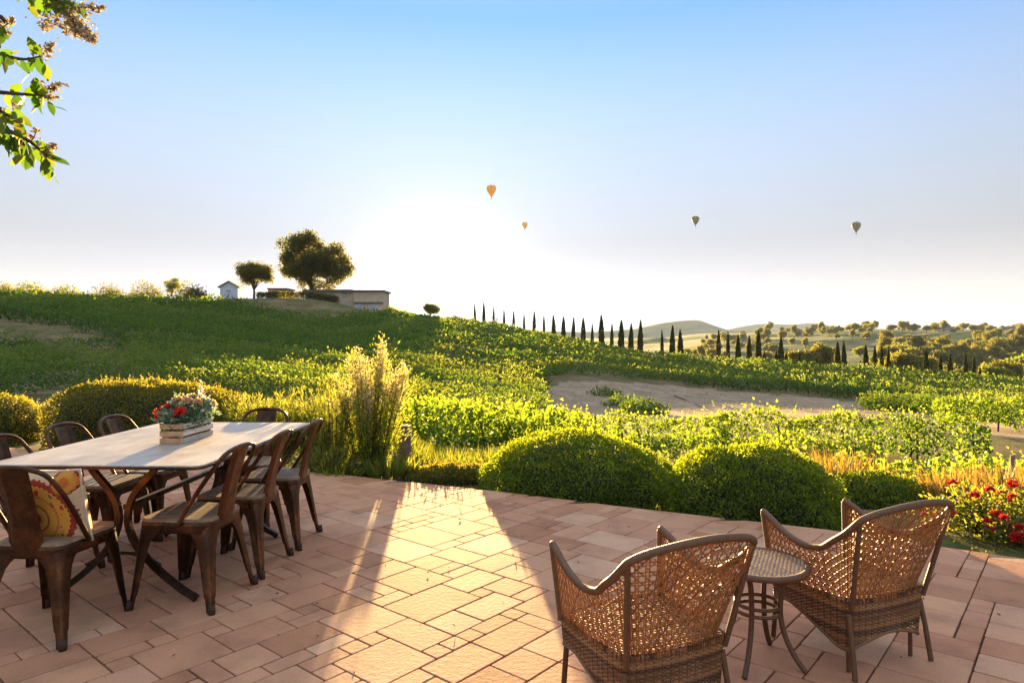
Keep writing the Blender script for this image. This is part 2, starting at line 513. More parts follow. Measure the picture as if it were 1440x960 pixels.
def build_terrain():
    th = np.concatenate([np.linspace(-PI, -1.0, 50)[:-1], np.linspace(-1.0, 1.0, 620), np.linspace(1.0, PI, 50)[1:-1]])
    r = np.exp(np.linspace(math.log(.5), math.log(4500), 330))
    T, RR = np.meshgrid(th, r, indexing='ij')
    X = (RR * np.sin(T)).ravel(); Y = (RR * np.cos(T)).ravel()
    Z = ground(X, Y)
    V = np.stack([X, Y, Z], 1)
    V = np.concatenate([V, [[0, 0, ground(0., .4)]]])
    n, m = len(th), len(r)
    i = np.arange(n)[:, None]; j = np.arange(m - 1)[None, :]
    i2 = (i + 1) % n
    F = np.stack(np.broadcast_arrays(i * m + j, i * m + j + 1, i2 * m + j + 1, i2 * m + j), -1).reshape(-1, 4)
    tri = np.stack([np.full(n, len(V) - 1), np.arange(n) * m, ((np.arange(n) + 1) % n) * m], 1)
    flat = np.concatenate([F.ravel(), tri.ravel()]); sizes = np.concatenate([np.full(len(F), 4), np.full(n, 3)])
    d = np.append(dirt_mask(X, Y).astype(float), 0)
    gold = np.append(((vnoise(np.stack([X, Y, X * 0], 1), 130, 9) > .5) & (RR.ravel() > 260)).astype(float), 0)
    t = NT('soil_and_dry_grass')
    geo = t.n('ShaderNodeNewGeometry').outputs['Position']
    n1 = t.noise(.35, 5, .6, geo); n2 = t.noise(6, 5, .65, geo); n3 = t.noise(45, 3, .6, geo)
    grass = t.ramp(n1, [(.35, (.10, .12, .035)), (.5, (.19, .15, .06)), (.7, (.30, .22, .10))])
    sand = t.ramp(t.noise(.6, 6, .65, geo), [(.3, (.29, .20, .12)), (.5, (.41, .30, .185)), (.7, (.50, .37, .235))])
    c = t.mix(t.attr('dirt'), grass, sand)
    far = t.ramp(t.noise(.012, 4, .6, geo), [(.42, (.055, .10, .025)), (.54, (.10, .14, .04)), (.68, (.32, .23, .09))])
    c = t.mix(t.attr('far'), c, far)
    c = t.mix(.7, c, t.ramp(n2, [(.3, (.5, .5, .5)), (.7, (1.35, 1.35, 1.35))]), 'MULTIPLY')
    c = t.mix(.6, c, t.ramp(t.noise(1.7, 4, .7, geo), [(.35, (.62, .60, .55)), (.6, (1.1, 1.1, 1.1))]), 'MULTIPLY')
    nr = t.bump(t.math('ADD', n2, n3), .5, .05)
    m_ = t.done(t.principled(c, .95, 0, nr, .1))
    fr = np.append(np.clip((RR.ravel() - 200) / 100, 0, 1), 0)
    o = mesh_np('ground', V, flat, sizes, m_, None, True, {'dirt': ('POINT', d), 'far': ('POINT', fr)})
    tag(o, kind='structure'); o['label'] = 'dry grass and soil of the vineyard slopes'
build_terrain()

def build_mountains():
    for k, (name, Y0, pts) in enumerate((('mountain', 3000, [(560, 466), (700, 462), (800, 466), (880, 463), (915, 457), (945, 452), (978, 450), (1000, 456), (1020, 463), (1060, 470), (1120, 480)]),
                                         ('mountain', 4000, [(700, 470), (800, 468), (1000, 467), (1040, 459), (1080, 455), (1110, 456), (1145, 454), (1180, 460), (1240, 462), (1300, 464), (1360, 462), (1400, 461), (1430, 456), (1500, 452), (1600, 462), (1800, 470)]))):
        px = np.linspace(pts[0][0], pts[-1][0], 160)
        top = 1.4 + (470 - pchip([p[0] for p in pts], [p[1] for p in pts], px)) / 960 * Y0
        top = top + (vnoise(np.stack([px, px * 0, px * 0], 1), 9, 21 + k) - .5) * 5
        rows = []
        for f in np.linspace(-1, 1, 15):
            Y = Y0 + f * 420
            z = -40 + (top + 40) * (1 - abs(f) ** 1.3)
            X = (px - 720) / 960 * Y0
            P = np.stack([X, px * 0 + Y, z], 1)
            P[:, 2] += (vnoise(P, 130, 31) - .5) * 26 * (1 - (1 - abs(f)) ** 4) * (abs(f) < .99)
            rows.append([tuple(p) for p in P])
        b = MB(); b.grid(rows)
        o = b.build(name, plain_mat('mountain_scrub', (.11, .12, .07), .95, scale=.01, var=.4), None, True)
        tag(o, kind='structure')
        o['label'] = ('nearer rounded hazy mountain behind the cypress row', 'long pale mountain range on the far horizon')[k]
build_mountains()
# ------------------------------------------------------------------ patio of concrete pavers
EDGE = [(-14, 11.6), (-7.0, 8.75), (-4.4, 7.75), (-1.87, 6.89), (-.127, 6.1), (1.03, 5.49), (2.29, 4.89), (2.8, 4.52), (3.25, 4.25), (6.0, 2.6), (12, -1)]
def edge_y(x): return np.interp(x, [p[0] for p in EDGE], [p[1] for p in EDGE])

def build_patio():
    rng = random.Random(5)
    U = .105; ang = R(-40); ca, sa = math.cos(ang), math.sin(ang)
    N = 190; off = N // 2
    used = np.zeros((N, N), bool)
    sizes = [(3, 3)] * 5 + [(3, 2), (2, 3)] * 4 + [(2, 2)] * 4 + [(4, 3), (3, 4)] * 2 + [(2, 1), (1, 2)] * 2 + [(1, 1)]
    cx, cy = 0.0, 3.5
    tiles = []
    for j in range(N):
        for i in range(N):
            if used[i, j]: continue
            rng.shuffle(sizes)
            for a, b in sizes + [(1, 1)]:
                if i + a <= N and j + b <= N and not used[i:i + a, j:j + b].any():
                    used[i:i + a, j:j + b] = True; tiles.append((i, j, a, b)); break
    V, F, S, RN = [], [], [], []
    g = .0031; bev = .0025; H = .0
    for i, j, a, b in tiles:
        u0, v0 = (i - off) * U, (j - off) * U; u1, v1 = u0 + a * U, v0 + b * U
        um, vm = (u0 + u1) / 2, (v0 + v1) / 2
        xm, ym = cx + um * ca - vm * sa, cy + um * sa + vm * ca
        if ym - .75 * U * max(a, b) > edge_y(xm) or ym < -3.5 or abs(xm) > 9: continue
        jit = [rng.uniform(-.0015, .0025) for _ in range(4)]
        gz_ = rng.uniform(-.0004, .0004); tx, ty = rng.uniform(-.0015, .0015), rng.uniform(-.0015, .0015)
        rings = []
        for ins, z in ((g, -.03), (g, -bev), (g + bev, 0)):
            ring = []
            for (uu, vv, du, dv) in ((u0, v0, 1, 1), (u1, v0, -1, 1), (u1, v1, -1, -1), (u0, v1, 1, -1)):
                # cut corners a little
                for (eu, ev) in (((.006, 0), (0, .006)) if du * dv < 0 else ((0, .006), (.006, 0))):
                    p, q = uu + du * (ins + eu + jit[0]), vv + dv * (ins + ev + jit[1])
                    zz = z + gz_ + tx * (p - um) + ty * (q - vm)
                    ring.append((cx + p * ca - q * sa, cy + p * sa + q * ca, zz))
            rings.append(ring)
        if all(q[1] > edge_y(q[0]) for q in rings[0]): continue
        rings = [[(q[0], min(q[1], float(edge_y(q[0]))), q[2]) for q in rg] for rg in rings]
        base = len(V); k = 8
        for rg in rings: V.extend(rg)
        rr = rng.random()
        for a_ in range(2):
            for q in range(k):
                q2 = (q + 1) % k
                F.extend((base + a_ * k + q, base + a_ * k + q2, base + (a_ + 1) * k + q2, base + (a_ + 1) * k + q)); S.append(4); RN.append(rr)
        F.extend(base + 2 * k + q for q in range(k)); S.append(k); RN.append(rr)
    t = NT('concrete_paver')
    geo = t.n('ShaderNodeNewGeometry').outputs['Position']
    c = t.ramp(t.attr('rnd'), [(0, (.41, .19, .09)), (.25, (.52, .26, .135)), (.5, (.58, .31, .165)), (.75, (.46, .21, .105)), (1, (.61, .36, .205))])
    blot = t.noise(3.5, 5, .6, geo)
    c = t.mix(.7, c, t.ramp(blot, [(.3, (.62, .60, .58)), (.52, (1, 1, 1)), (.75, (1.16, 1.16, 1.14))]), 'MULTIPLY')
    fine = t.noise(140, 3, .7, geo)
    c = t.mix(.8, c, t.ramp(fine, [(.28, (.55, .52, .5)), (.42, (.98, .98, .98)), (.7, (1.15, 1.15, 1.15))]), 'MULTIPLY')
    pit = t.n('ShaderNodeTexVoronoi'); pit.inputs['Scale'].default_value = 55; t.l(geo, pit.inputs['Vector'])
    spot = t.ramp(pit.outputs['Distance'], [(.08, (.42, .38, .36)), (.17, (1, 1, 1))])
    sel = t.ramp(t.noise(23, 2, vec=geo), [(.52, (0, 0, 0)), (.6, (1, 1, 1))])
    c = t.mix(t.math('MULTIPLY', sel, .75), c, t.mix(1.0, c, spot, 'MULTIPLY'))
    h = t.math('ADD', t.math('MULTIPLY', fine, .5), t.noise(38, 4, .6, geo))
    nr = t.bump(h, .35, .006)
    m_ = t.done(t.principled(c, .82, 0, nr, .28))
    o = mesh_np('patio', V, F, S, m_, None, False, {'rnd': ('FACE', RN)})
    tag(o, kind='structure'); o['label'] = 'terracotta coloured paving of mixed square and oblong slabs'
    # sand bed in the joints
    xs = np.linspace(-9.5, 9.5, 60)
    top = [(x, edge_y(x) + .06, -.016) for x in xs]; bot = [(x, -4.0, -.016) for x in xs]
    b = MB(); b.grid([bot, top])
    o = b.build('paving_bed', plain_mat('joint_sand', (.11, .07, .045), .95, scale=60, var=.5))
    tag(o, kind='structure'); o['label'] = 'dark sand showing in the paving joints'
build_patio()
# ------------------------------------------------------------------ vineyards
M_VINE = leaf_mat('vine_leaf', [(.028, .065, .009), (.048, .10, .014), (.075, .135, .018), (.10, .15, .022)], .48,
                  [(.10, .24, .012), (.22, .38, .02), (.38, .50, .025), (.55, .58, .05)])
M_VINE_FAR = leaf_mat('vine_leaf_far', [(.030, .072, .011), (.05, .11, .017), (.075, .14, .022), (.10, .155, .03)], .42,
                      [(.07, .17, .01), (.13, .25, .015), (.24, .34, .02), (.40, .44, .04)])
M_BARK = plain_mat('bark', (.09, .06, .04), .9, var=.45, scale=14, bump=.5)
M_POST = plain_mat('weathered_wood', (.16, .115, .075), .85, var=.4, scale=9, bump=.4)

def ip(c, xs, ys): return np.interp(c, xs, ys)

def vine_row(name, c0, c1, yfun, label, group, h=1.35, wd=.55, keep=None, near=False, seed=0):
    rng = np.random.default_rng(100 + seed)
    c = np.linspace(c0, c1, 900); Y = yfun(c); X = (c - 720) / 960 * Y
    s = np.concatenate([[0], np.cumsum(np.hypot(np.diff(X), np.diff(Y)))])
    step = .25; S = np.arange(0, s[-1], step)
    X = np.interp(S, s, X); Y = np.interp(S, s, Y); cc = X / Y * 960 + 720
    ok = np.ones(len(S), bool) if keep is None else keep(cc, X, Y)
    if not ok.any(): return None
    size = np.maximum(.09, Y * .0029)
    cov = 2.7 if near else 1.25
    cnt = rng.poisson(np.where(ok, step * (1.0 + h) * cov / size ** 2, 0))
    cnt = np.minimum(cnt, 200)
    i = np.repeat(np.arange(len(S)), cnt); n = len(i)
    if n < 5: return None
    dx = np.gradient(X); dy = np.gradient(Y); ln = np.hypot(dx, dy); tx, ty = dx / ln, dy / ln
    u = rng.random(n) * step - step / 2
    # bushy section: leaves crowd towards the outside of a lobed canopy
    ph = rng.random(n) * 2 * PI; q = rng.random(n) ** .35
    P0 = np.stack([X[i] + tx[i] * u, Y[i] + ty[i] * u, 0 * u], 1)
    lump = .62 + .75 * vnoise(P0, .9, seed % 7) * (.6 + .8 * vnoise(P0, 3.3, 5 + seed % 5))
    if near: lump = .40 + 1.05 * vnoise(P0, .62, seed % 7) * (.55 + .9 * vnoise(P0, 2.1, 5 + seed % 5))
    zc = h * .58
    off = np.cos(ph) * q * wd * .5 * lump * 1.25
    zz = zc + np.sin(ph) * q * (h * .44) * lump
    hang = rng.random(n) < .12
    zz = np.where(hang, zz + rng.random(n) * h * .28 * (lump > .95), zz)
    bx = P0[:, 0] - ty[i] * off; by = P0[:, 1] + tx[i] * off
    gzz = ground(bx, by)
    C = np.stack([bx, by, gzz + zz], 1)
    D = np.stack([-ty[i] * np.cos(ph), tx[i] * np.cos(ph), np.sin(ph) * .6 - .1], 1) + rng.normal(size=(n, 3)) * .7
    sz = size[i] * rng.uniform(.7, 1.3, n)
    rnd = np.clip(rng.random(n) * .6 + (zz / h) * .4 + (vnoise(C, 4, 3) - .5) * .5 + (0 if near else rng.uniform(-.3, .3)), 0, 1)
    if near:                                         # upright shoots above the canopy
        ns = int(ok.sum() * step * 4.5); k = rng.choice(np.nonzero(ok)[0], ns)
        m = 9; t = np.tile(np.linspace(0, 1, m), ns)
        o = (rng.random(ns) - .5) * wd; lean = rng.normal(size=(ns, 2)) * .16; L = rng.uniform(.18, .48, ns) * h / 1.0
        kk = np.repeat(k, m)
        sx = X[kk] - ty[kk] * np.repeat(o, m) + np.repeat(lean[:, 0], m) * t; sy = Y[kk] + tx[kk] * np.repeat(o, m) + np.repeat(lean[:, 1], m) * t
        sz_ = ground(sx, sy) + h * .8 + np.repeat(L, m) * t
        C = np.concatenate([C, np.stack([sx, sy, sz_], 1)])
        D = np.concatenate([D, rand_dirs(ns * m, (0, 0, .7))])
        sz = np.concatenate([sz, .12 * (1.05 - .6 * t) * rng.uniform(.8, 1.2, ns * m)])
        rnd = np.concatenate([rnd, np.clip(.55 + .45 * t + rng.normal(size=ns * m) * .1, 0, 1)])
    root = empty(name, (0, 0, 0), 0, label, 'vine row', group)
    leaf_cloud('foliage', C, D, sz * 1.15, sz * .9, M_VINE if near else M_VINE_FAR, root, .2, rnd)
    if near or name == 'vine_row_with_stakes':
        b = MB(); pb = MB(); sp = 1.7
        for s_ in np.arange(.4, S[-1], sp):
            k = min(int(s_ / step), len(S) - 1)
            if not ok[k]: continue
            g = ground(X[k], Y[k])
            b.tube([(X[k], Y[k], g - .1), (X[k] + .04, Y[k] + .02, g + h * .3), (X[k] - .03, Y[k], g + h * .7)], [.035, .03, .025], 5)
            if int(s_ / sp) % 3 == 0: pb.tube([(X[k] + .2, Y[k], g - .1), (X[k] + .2, Y[k], g + h * .95)], .03, 5)
        if b.v: b.build('vine_trunks', M_BARK, root)['kind'] = 'stuff'
        if pb.v: pb.build('stakes', M_POST, root)['kind'] = 'stuff'
    return root

# hillside left of the sun and in front of it
L_C = [-300, 0, 200, 300, 420, 480, 540, 620, 700, 760]
def l_hi(c): return ip(c, L_C, [116, 110, 106, 103, 99, 100, 112, 186, 178, 158])
def l_lo(c): return ip(c, L_C, [17, 19, 23, 24, 24, 24, 25, 26, 26, 27])
def keep_left(c, X, Y):
    k = ~dirt_mask(X, Y) & (c < 775)
    strip = (c < 175) & (np.abs(Y - ip(c, [-300, 0, 100, 175], [63, 58, 55, 53])) < ip(c, [-300, 0, 100, 175], [6, 5, 3.6, 0.4]))
    P = np.stack([X, Y, X * 0], 1)
    sparse = (c < 190) & (Y < 46) & (vnoise(P, 3.2, 8) < .42)
    bald = vnoise(np.stack([X / 5, Y, X * 0], 1), 3.4, 12) < .2
    return k & ~strip & ~sparse & ~bald
n_l = 29
for k in range(n_l):
    f = (k + .5) / n_l
    low = k < 10
    vine_row('vine_row', -260, 775, (lambda f: lambda c: l_lo(c) + f * (l_hi(c) - l_lo(c)))(f),
             'green vine row across the lower part of the left hillside' if low else 'green vine row high on the shaded hillside below the house and the sun',
             'vine rows on the lower left hillside' if low else 'vine rows on the upper left hillside', 1.3, .8, keep_left, False, k)

# block on the ridge in front of the cypresses
R_C = [745, 800, 900, 1000, 1120, 1250, 1440, 1600, 1800]
def r_hi(c): return ip(c, R_C, [165, 139, 113, 105, 97, 90, 82, 80, 80])
def r_lo(c): return ip(c, R_C, [50, 64, 67, 70, 67, 60, 54, 52, 52])
n_r = 15
for k in range(n_r):
    f = k / (n_r - 1)
    first = k == 0
    vine_row('vine_row_with_stakes' if first else 'vine_row', 752 if k else 960, 1700, (lambda f: lambda c: r_lo(c) + f * (r_hi(c) - r_lo(c)))(f),
             'lowest vine row of the ridge block, its dark trunks showing above the bare sand' if first else 'sunlit yellow green vine row on the ridge below the line of cypresses',
             None if first else 'vine rows on the ridge below the cypresses', 1.3, .9, None, False, 60 + k)
def s_hi(c): return ip(c, [1215, 1330, 1440, 1600], [52, 49, 48, 47])
def s_lo(c): return ip(c, [1215, 1330, 1440, 1600], [50, 38, 33, 31])
for k in range(6):
    f = k / 5
    vine_row('vine_row', 1218, 1600, (lambda f: lambda c: s_lo(c) + f * (s_hi(c) - s_lo(c)))(f),
             'green vine row in the small block right of the bare sand', 'vine rows right of the bare sand', 1.2, .8, None, False, 90 + k)

# near rows below the patio
near_rows = [
    (560, 985, lambda c: ip(c, [560, 760, 985], [15.5, 14.6, 14.0]), .95, 'bright yellow green vine row just behind the clipped round bushes'),
    (575, 1000, lambda c: ip(c, [560, 760, 1000], [18.5, 17.6, 17.0]), .95, 'bright vine row second behind the clipped round bushes'),
    (580, 1020, lambda c: ip(c, [560, 760, 1020], [21.5, 21, 20.2]), .95, 'bright vine row farthest of three behind the round bushes, at the foot of the hill'),
    (1000, 1385, lambda c: ip(c, [990, 1200, 1385], [21.5, 20.2, 18.6]), 1.1, 'leafy vine row along the edge of the bare sand with an open right end'),
    (985, 1235, lambda c: ip(c, [985, 1235], [17.4, 16.4]), 1.0, 'short leafy vine row in front of the row with the open end'),
    (1080, 1470, lambda c: ip(c, [1080, 1250, 1470], [14.6, 13.7, 12.9]), 1.0, 'leafy vine row crossing behind the golden grass to the right edge'),
    (1215, 1560, lambda c: ip(c, [1215, 1560], [11.5, 10.4]), .9, 'nearest vine row, its tops just above the golden grass by the rose bush'),
    (1320, 1560, lambda c: ip(c, [1320, 1560], [26.5, 25]), 1.1, 'lone vine row behind the bare track at the right edge'),
]
for k, (c0, c1, yf, h, lab) in enumerate(near_rows):
    vine_row('vine_row', c0, c1, yf, lab, None, h * 1.12, .95, None, True, 120 + k)
# scrubby regrowth on the bare sand
def scrub(name, c, Y, r, n, mat, label, h=.6, cat='bush', leaf=.11):
    p = gz(c, Y)
    d = rand_dirs(n); d[:, 2] = np.abs(d[:, 2])
    q = RNG.random(n) ** .4
    C = np.array(p) + d * q[:, None] * np.array([r, r * .7, h]) * (.6 + .7 * vnoise(d * 2.0, .6, int(c)))[:, None]
    o = leaf_cloud(name, C, d + rand_dirs(n) * .8, leaf, leaf * .7, mat, None, .2)
    return tag(o, label, cat)
scrub('scrub_bush', 905, 38, 1.6, 900, M_VINE_FAR, 'low green bush on the bare sand, left of the black pipe', .9, leaf=.16)
scrub('scrub_bush', 872, 42, 1.3, 500, M_VINE_FAR, 'small reddish green bush on the bare sand, higher of the two', .7, leaf=.16)
scrub('scrub_bush', 850, 50, 1.5, 400, M_VINE_FAR, 'faint bush at the upper edge of the bare sand', .7, leaf=.17)

# irrigation pipes lying on the sand
M_BLACK = plain_mat('black_plastic', (.02, .018, .016), .95)
for pts, lab in (([(948, 557), (985, 573), (1022, 592)], 'long black irrigation pipe lying on the bare sand'),
                 ([(1096, 580), (1115, 586), (1134, 592)], 'short black irrigation pipe lying on the bare sand, right of the long one')):
    P = []
    for (px, py) in pts:
        Y = hit(px, py, 24) or 40
        P.append(gz(px, Y) + Vector((0, 0, .06)))
    b = MB(); b.tube(bez(P, 8), .035, 6)
    tag(b.build('irrigation_pipe', M_BLACK, None, True), lab, 'pipe')

# ------------------------------------------------------------------ trees
M_TREE = leaf_mat('tree_leaf', [(.045, .05, .014), (.065, .07, .018), (.095, .095, .024), (.13, .115, .032)], .4,
                  [(.18, .22, .03), (.26, .28, .03), (.40, .36, .05), (.5, .42, .06)])
M_CYP = leaf_mat('cypress_leaf', [(.018, .03, .010), (.026, .042, .013), (.036, .055, .017), (.05, .065, .02)], .2,
                 [(.08, .11, .02), (.12, .14, .02), (.18, .18, .03), (.22, .2, .03)])
M_TREE_GOLD = leaf_mat('tree_leaf_golden', [(.06, .095, .02), (.09, .12, .025), (.13, .14, .03), (.18, .15, .03)], .45,
                       [(.2, .30, .03), (.30, .36, .04), (.44, .42, .05), (.55, .42, .06)])

def crown_cloud(name, clumps, n_per, leaf, mat, parent, squash=.8, seed=0, out=.9):
    """leaf clumps: clumps = [(x, y, z, r)]"""
    rng = np.random.default_rng(seed)
    Cs, Ds, Rn, Ls = [], [], [], []
    for (x, y, z, r) in clumps:
        n = int(n_per * r * r)
        d = rng.normal(size=(n, 3)); d /= np.linalg.norm(d, axis=1, keepdims=True)
        q = rng.random(n) ** .45
        rag = .35 + 1.25 * vnoise(d * 1.7 + x, .42, seed % 9)
        Cs.append(np.array([x, y, z]) + d * (q * r * rag)[:, None] * np.array([1, 1, squash]))
        Ds.append(d * out + rng.normal(size=(n, 3)) * .6)
        Rn.append(np.clip(rng.random(n) * .7 + rng.random() * .3, 0, 1)); Ls.append(leaf * rng.uniform(.6, 1.35, n))
    L = np.concatenate(Ls)
    return leaf_cloud(name, np.concatenate(Cs), np.concatenate(Ds), L, L * .6, mat, parent, .2, np.concatenate(Rn))

def tree(name, base, trunk_h, clumps, n_per, leaf, mat, label, group=None, tr=.2, seed=0, squash=.8, limbs=True):
    root = empty(name, base, 0, label, 'tree', group)
    rng = random.Random(seed)
    b = MB()
    b.tube([(0, 0, -.6), (tr * .3, 0, trunk_h * .5), (0, tr * .3, trunk_h)], [tr * 1.25, tr, tr * .8], 8)
    if limbs:
        for (x, y, z, r) in clumps[:9]:
            b.tube([(0, 0, trunk_h * .8), (x * .4, y * .4, trunk_h + (z - trunk_h) * .55), (x, y, z)], [tr * .55, tr * .38, tr * .12], 6)
    b.build('trunk', M_BARK, root, True)
    crown_cloud('crown', clumps, n_per, leaf, mat, root, squash, seed)
    return root

def clump_ball(cx, cy, cz, rx, rz, n, r, seed, shell=.75):
    rng = random.Random(seed); out = [(cx, cy, cz, r * 1.25)]
    for _ in range(n):
        a = rng.uniform(0, 2 * PI); e = math.asin(rng.uniform(-.75, 1)); q = rng.uniform(shell * .7, 1) * .8
        out.append((cx + math.cos(a) * math.cos(e) * rx * q, cy + math.sin(a) * math.cos(e) * rx * q, cz + math.sin(e) * rz * q, r * rng.uniform(.7, 1.15)))
    return out

def place_h(px, Y, py):             # height of a view point at a distance
    return 1.4 + (470 - py) / 960 * Y

# the large tree by the house, two lobes
p = gz(438, 126)
zt = place_h(0, 126, 322) - p.z; k = zt
cl = clump_ball(-1.0, 0, k * .58, 5.3, k * .43, 46, 1.45, 3, .8) + clump_ball(4.0, .5, k * .50, 3.4, k * .36, 26, 1.15, 4, .8) + [(-5.4, 0, k * .8, 1.2), (-5.3, .4, k * .6, 1.0), (-4.6, 0, k * .40, 1.0), (1, 0, k * .2, 1.6), (3.2, 0, k * .22, 1.5), (-1.5, 0, k * .24, 1.3), (5, 0, k * .3, 1.2)]
tree('broad_tree', p, k * .22, cl + clump_ball(1.6, 0, k * .42, 2.2, k * .22, 14, 1.3, 6, .8), 230, .36, M_TREE, 'large ragged two lobed tree beside the hilltop house', None, .45, 3, .85)
p = gz(357, 121); k = place_h(0, 121, 363) - p.z
tree('round_tree', p, k * .28, clump_ball(0, 0, k * .62, 3.3, k * .37, 20, 1.25, 8), 420, .27, M_TREE, 'rounded dark tree on a forked trunk between the white shed and the large tree', None, .2, 8)
p = gz(242, 109); k = place_h(0, 109, 387) - p.z
tree('small_tree', p, k * .3, clump_ball(0, 0, k * .62, 1.4, k * .4, 12, .62, 12), 420, .2, M_TREE_GOLD, 'small airy tree alone on the left skyline above the vines', None, .09, 12)
p = gz(605, 188); k = place_h(0, 188, 424) - p.z
tree('round_tree', p, k * .3, clump_ball(0, 0, k * .6, 2.4, k * .38, 12, 1.1, 14), 300, .35, M_TREE_GOLD, 'small round tree on the skyline just under the sun', None, .14, 14)
for i, (c, Y, r, lab) in enumerate(((548, 124, 1.5, 'low bush by the right end of the hilltop house'), (566, 135, 1.3, 'low bush on the slope just right of the house'), (640, 188, 1.9, 'dark low bush on the skyline right of the small round tree'),
                                    (662, 186, 1.7, 'dark low bush on the skyline at the foot of the first cypress'), (694, 180, 2.0, 'rounded bush on the skyline at the foot of the third cypress'))):
    p = gz(c, Y)
    o = crown_cloud('low_bush', [(p.x, p.y, p.z + r * .6, r), (p.x + r, p.y, p.z + r * .4, r * .7), (p.x - r, p.y, p.z + r * .4, r * .75)], 260, .3, M_TREE_GOLD if i < 2 else M_TREE, None, .8, 30 + i)
    tag(o, lab, 'bush')
for i, (c, Y) in enumerate(((2, 108), (14, 108), (26, 107), (40, 107), (52, 108), (66, 107), (78, 107), (92, 107), (150, 107), (190, 107), (205, 108), (262, 106), (276, 106))):
    p = gz(c, Y); r = RNG.uniform(1.2, 2.1)
    o = crown_cloud('skyline_bush', [(p.x, p.y, p.z + r * .8, r), (p.x + r * .8, p.y, p.z + r * .6, r * .7)], 300, .26, M_TREE_GOLD if c < 100 else M_TREE, None, .9, 60 + i)
    tag(o, 'yellow leaved bush on the left end of the skyline' if c < 100 else 'low bush among the vines on the left skyline', 'bush', 'bushes on the left skyline' if c < 100 else 'low bushes on the skyline near the small airy tree')

# cypress row along the ridge: (view column, top, small one)
CYP = [(668, 427), (680.5, 425), (694, 432), (709, 435), (722.5, 438), (737, 442), (751, 439), (765, 444), (779, 444), (792, 446), (806, 447), (820, 448), (833, 456), (846, 444), (860, 456), (873, 451), (887, 456), (900, 451),
       (931, 464), (945, 458), (957, 464), (1010, 465), (1023.5, 467), (1037.5, 471), (1053, 472), (1067, 465), (1075, 494), (1092, 493), (1098, 474), (1106, 496), (1124, 496), (1148, 503), (1178, 481), (1187.5, 480), (1210, 508), (1218, 486), (1230, 488), (1240, 487), (1249, 488),
       (1302, 492), (1323, 499), (1336, 498), (1358, 497), (1369, 502), (1378, 516)]
def cypress_mesh(seed):
    rng = np.random.default_rng(seed); n = 2600
    t = rng.random(n) ** .8
    prof = np.interp(t, [0, .08, .3, .6, .85, 1], [.55, .9, 1, .78, .38, .02])
    a = rng.random(n) * 2 * PI
    rr = prof * (.6 + .4 * rng.random(n) ** .5) * (.8 + .45 * vnoise(np.stack([np.cos(a) * 1.2, np.sin(a) * 1.2, t * 9], 1), .7, seed))
    C = np.stack([np.cos(a) * rr, np.sin(a) * rr, .03 + t * .96], 1)
    return C, np.stack([np.cos(a) * .07 / .6, np.sin(a) * .07 / .6, np.full(n, .8)], 1) + rng.normal(size=(n, 3)) * .12, rng.random(n)
ORD = 'first second third fourth fifth sixth seventh eighth ninth tenth eleventh twelfth thirteenth fourteenth fifteenth sixteenth seventeenth eighteenth'.split()
protos = []
def cypress(k, base, h, wdt, label):
    j = k % 4
    if len(protos) <= j:
        C, D, rn = cypress_mesh(70 + j); D = D / np.linalg.norm(D, axis=1, keepdims=True)
        C = C * np.array([.55, .55, 8.0]);
        root = empty('cypress_tree', base, 0, label, 'tree', 'cypresses along the ridge')
        b = MB(); b.tube([(0, 0, -.8), (0, 0, 4)], [.13, .08], 6); b.build('trunk', M_BARK, root)
        leaf_cloud('crown', C, D, .32, .16, M_CYP, root, .2, rn)
        protos.append(root)
    else:
        root = copy_tree(protos[j]); root.location = base
    root.scale = (wdt / 1.1, wdt / 1.1, h / 8.0); root.rotation_euler = (random.uniform(-.02, .02), random.uniform(-.02, .02), k * 1.7); root['label'] = label
def cyp_label(k):
    if k < 18: return 'tall slim dark cypress, %s along the ridge row from the sun' % ORD[k]
    if k < 21: return 'slim dark cypress, %s of the three just before the pale mountain gap' % ORD[k - 18]
    if CYP[k][1] in (494, 493, 496, 503, 508, 516): return 'short young cypress, %s of the small ones among the tall row' % ORD[[q for q in range(len(CYP)) if CYP[q][1] in (494, 493, 496, 503, 508, 516)].index(k)]
    tall = [q for q in range(21, len(CYP)) if CYP[q][1] not in (494, 493, 496, 503, 508, 516)]
    i = tall.index(k)
    return 'tall cypress over the lower half of the ridge, %s after the gap' % (ORD[i] if i < 18 else 'nineteenth')
for k, (c, py) in enumerate(CYP):
    Y = float(r_hi(c)) + (8 if c > 745 else 0)
    if c < 745: Y = float(ip(c, [660, 700, 745], [196, 186, 172]))
    base = gz(c, Y); h = place_h(0, Y, py) - base.z
    cypress(k, base - Vector((0, 0, .2)), max(2.0, h + .2), max(.5, min(1.05, h * .135)) * random.uniform(.8, 1.3), cyp_label(k))

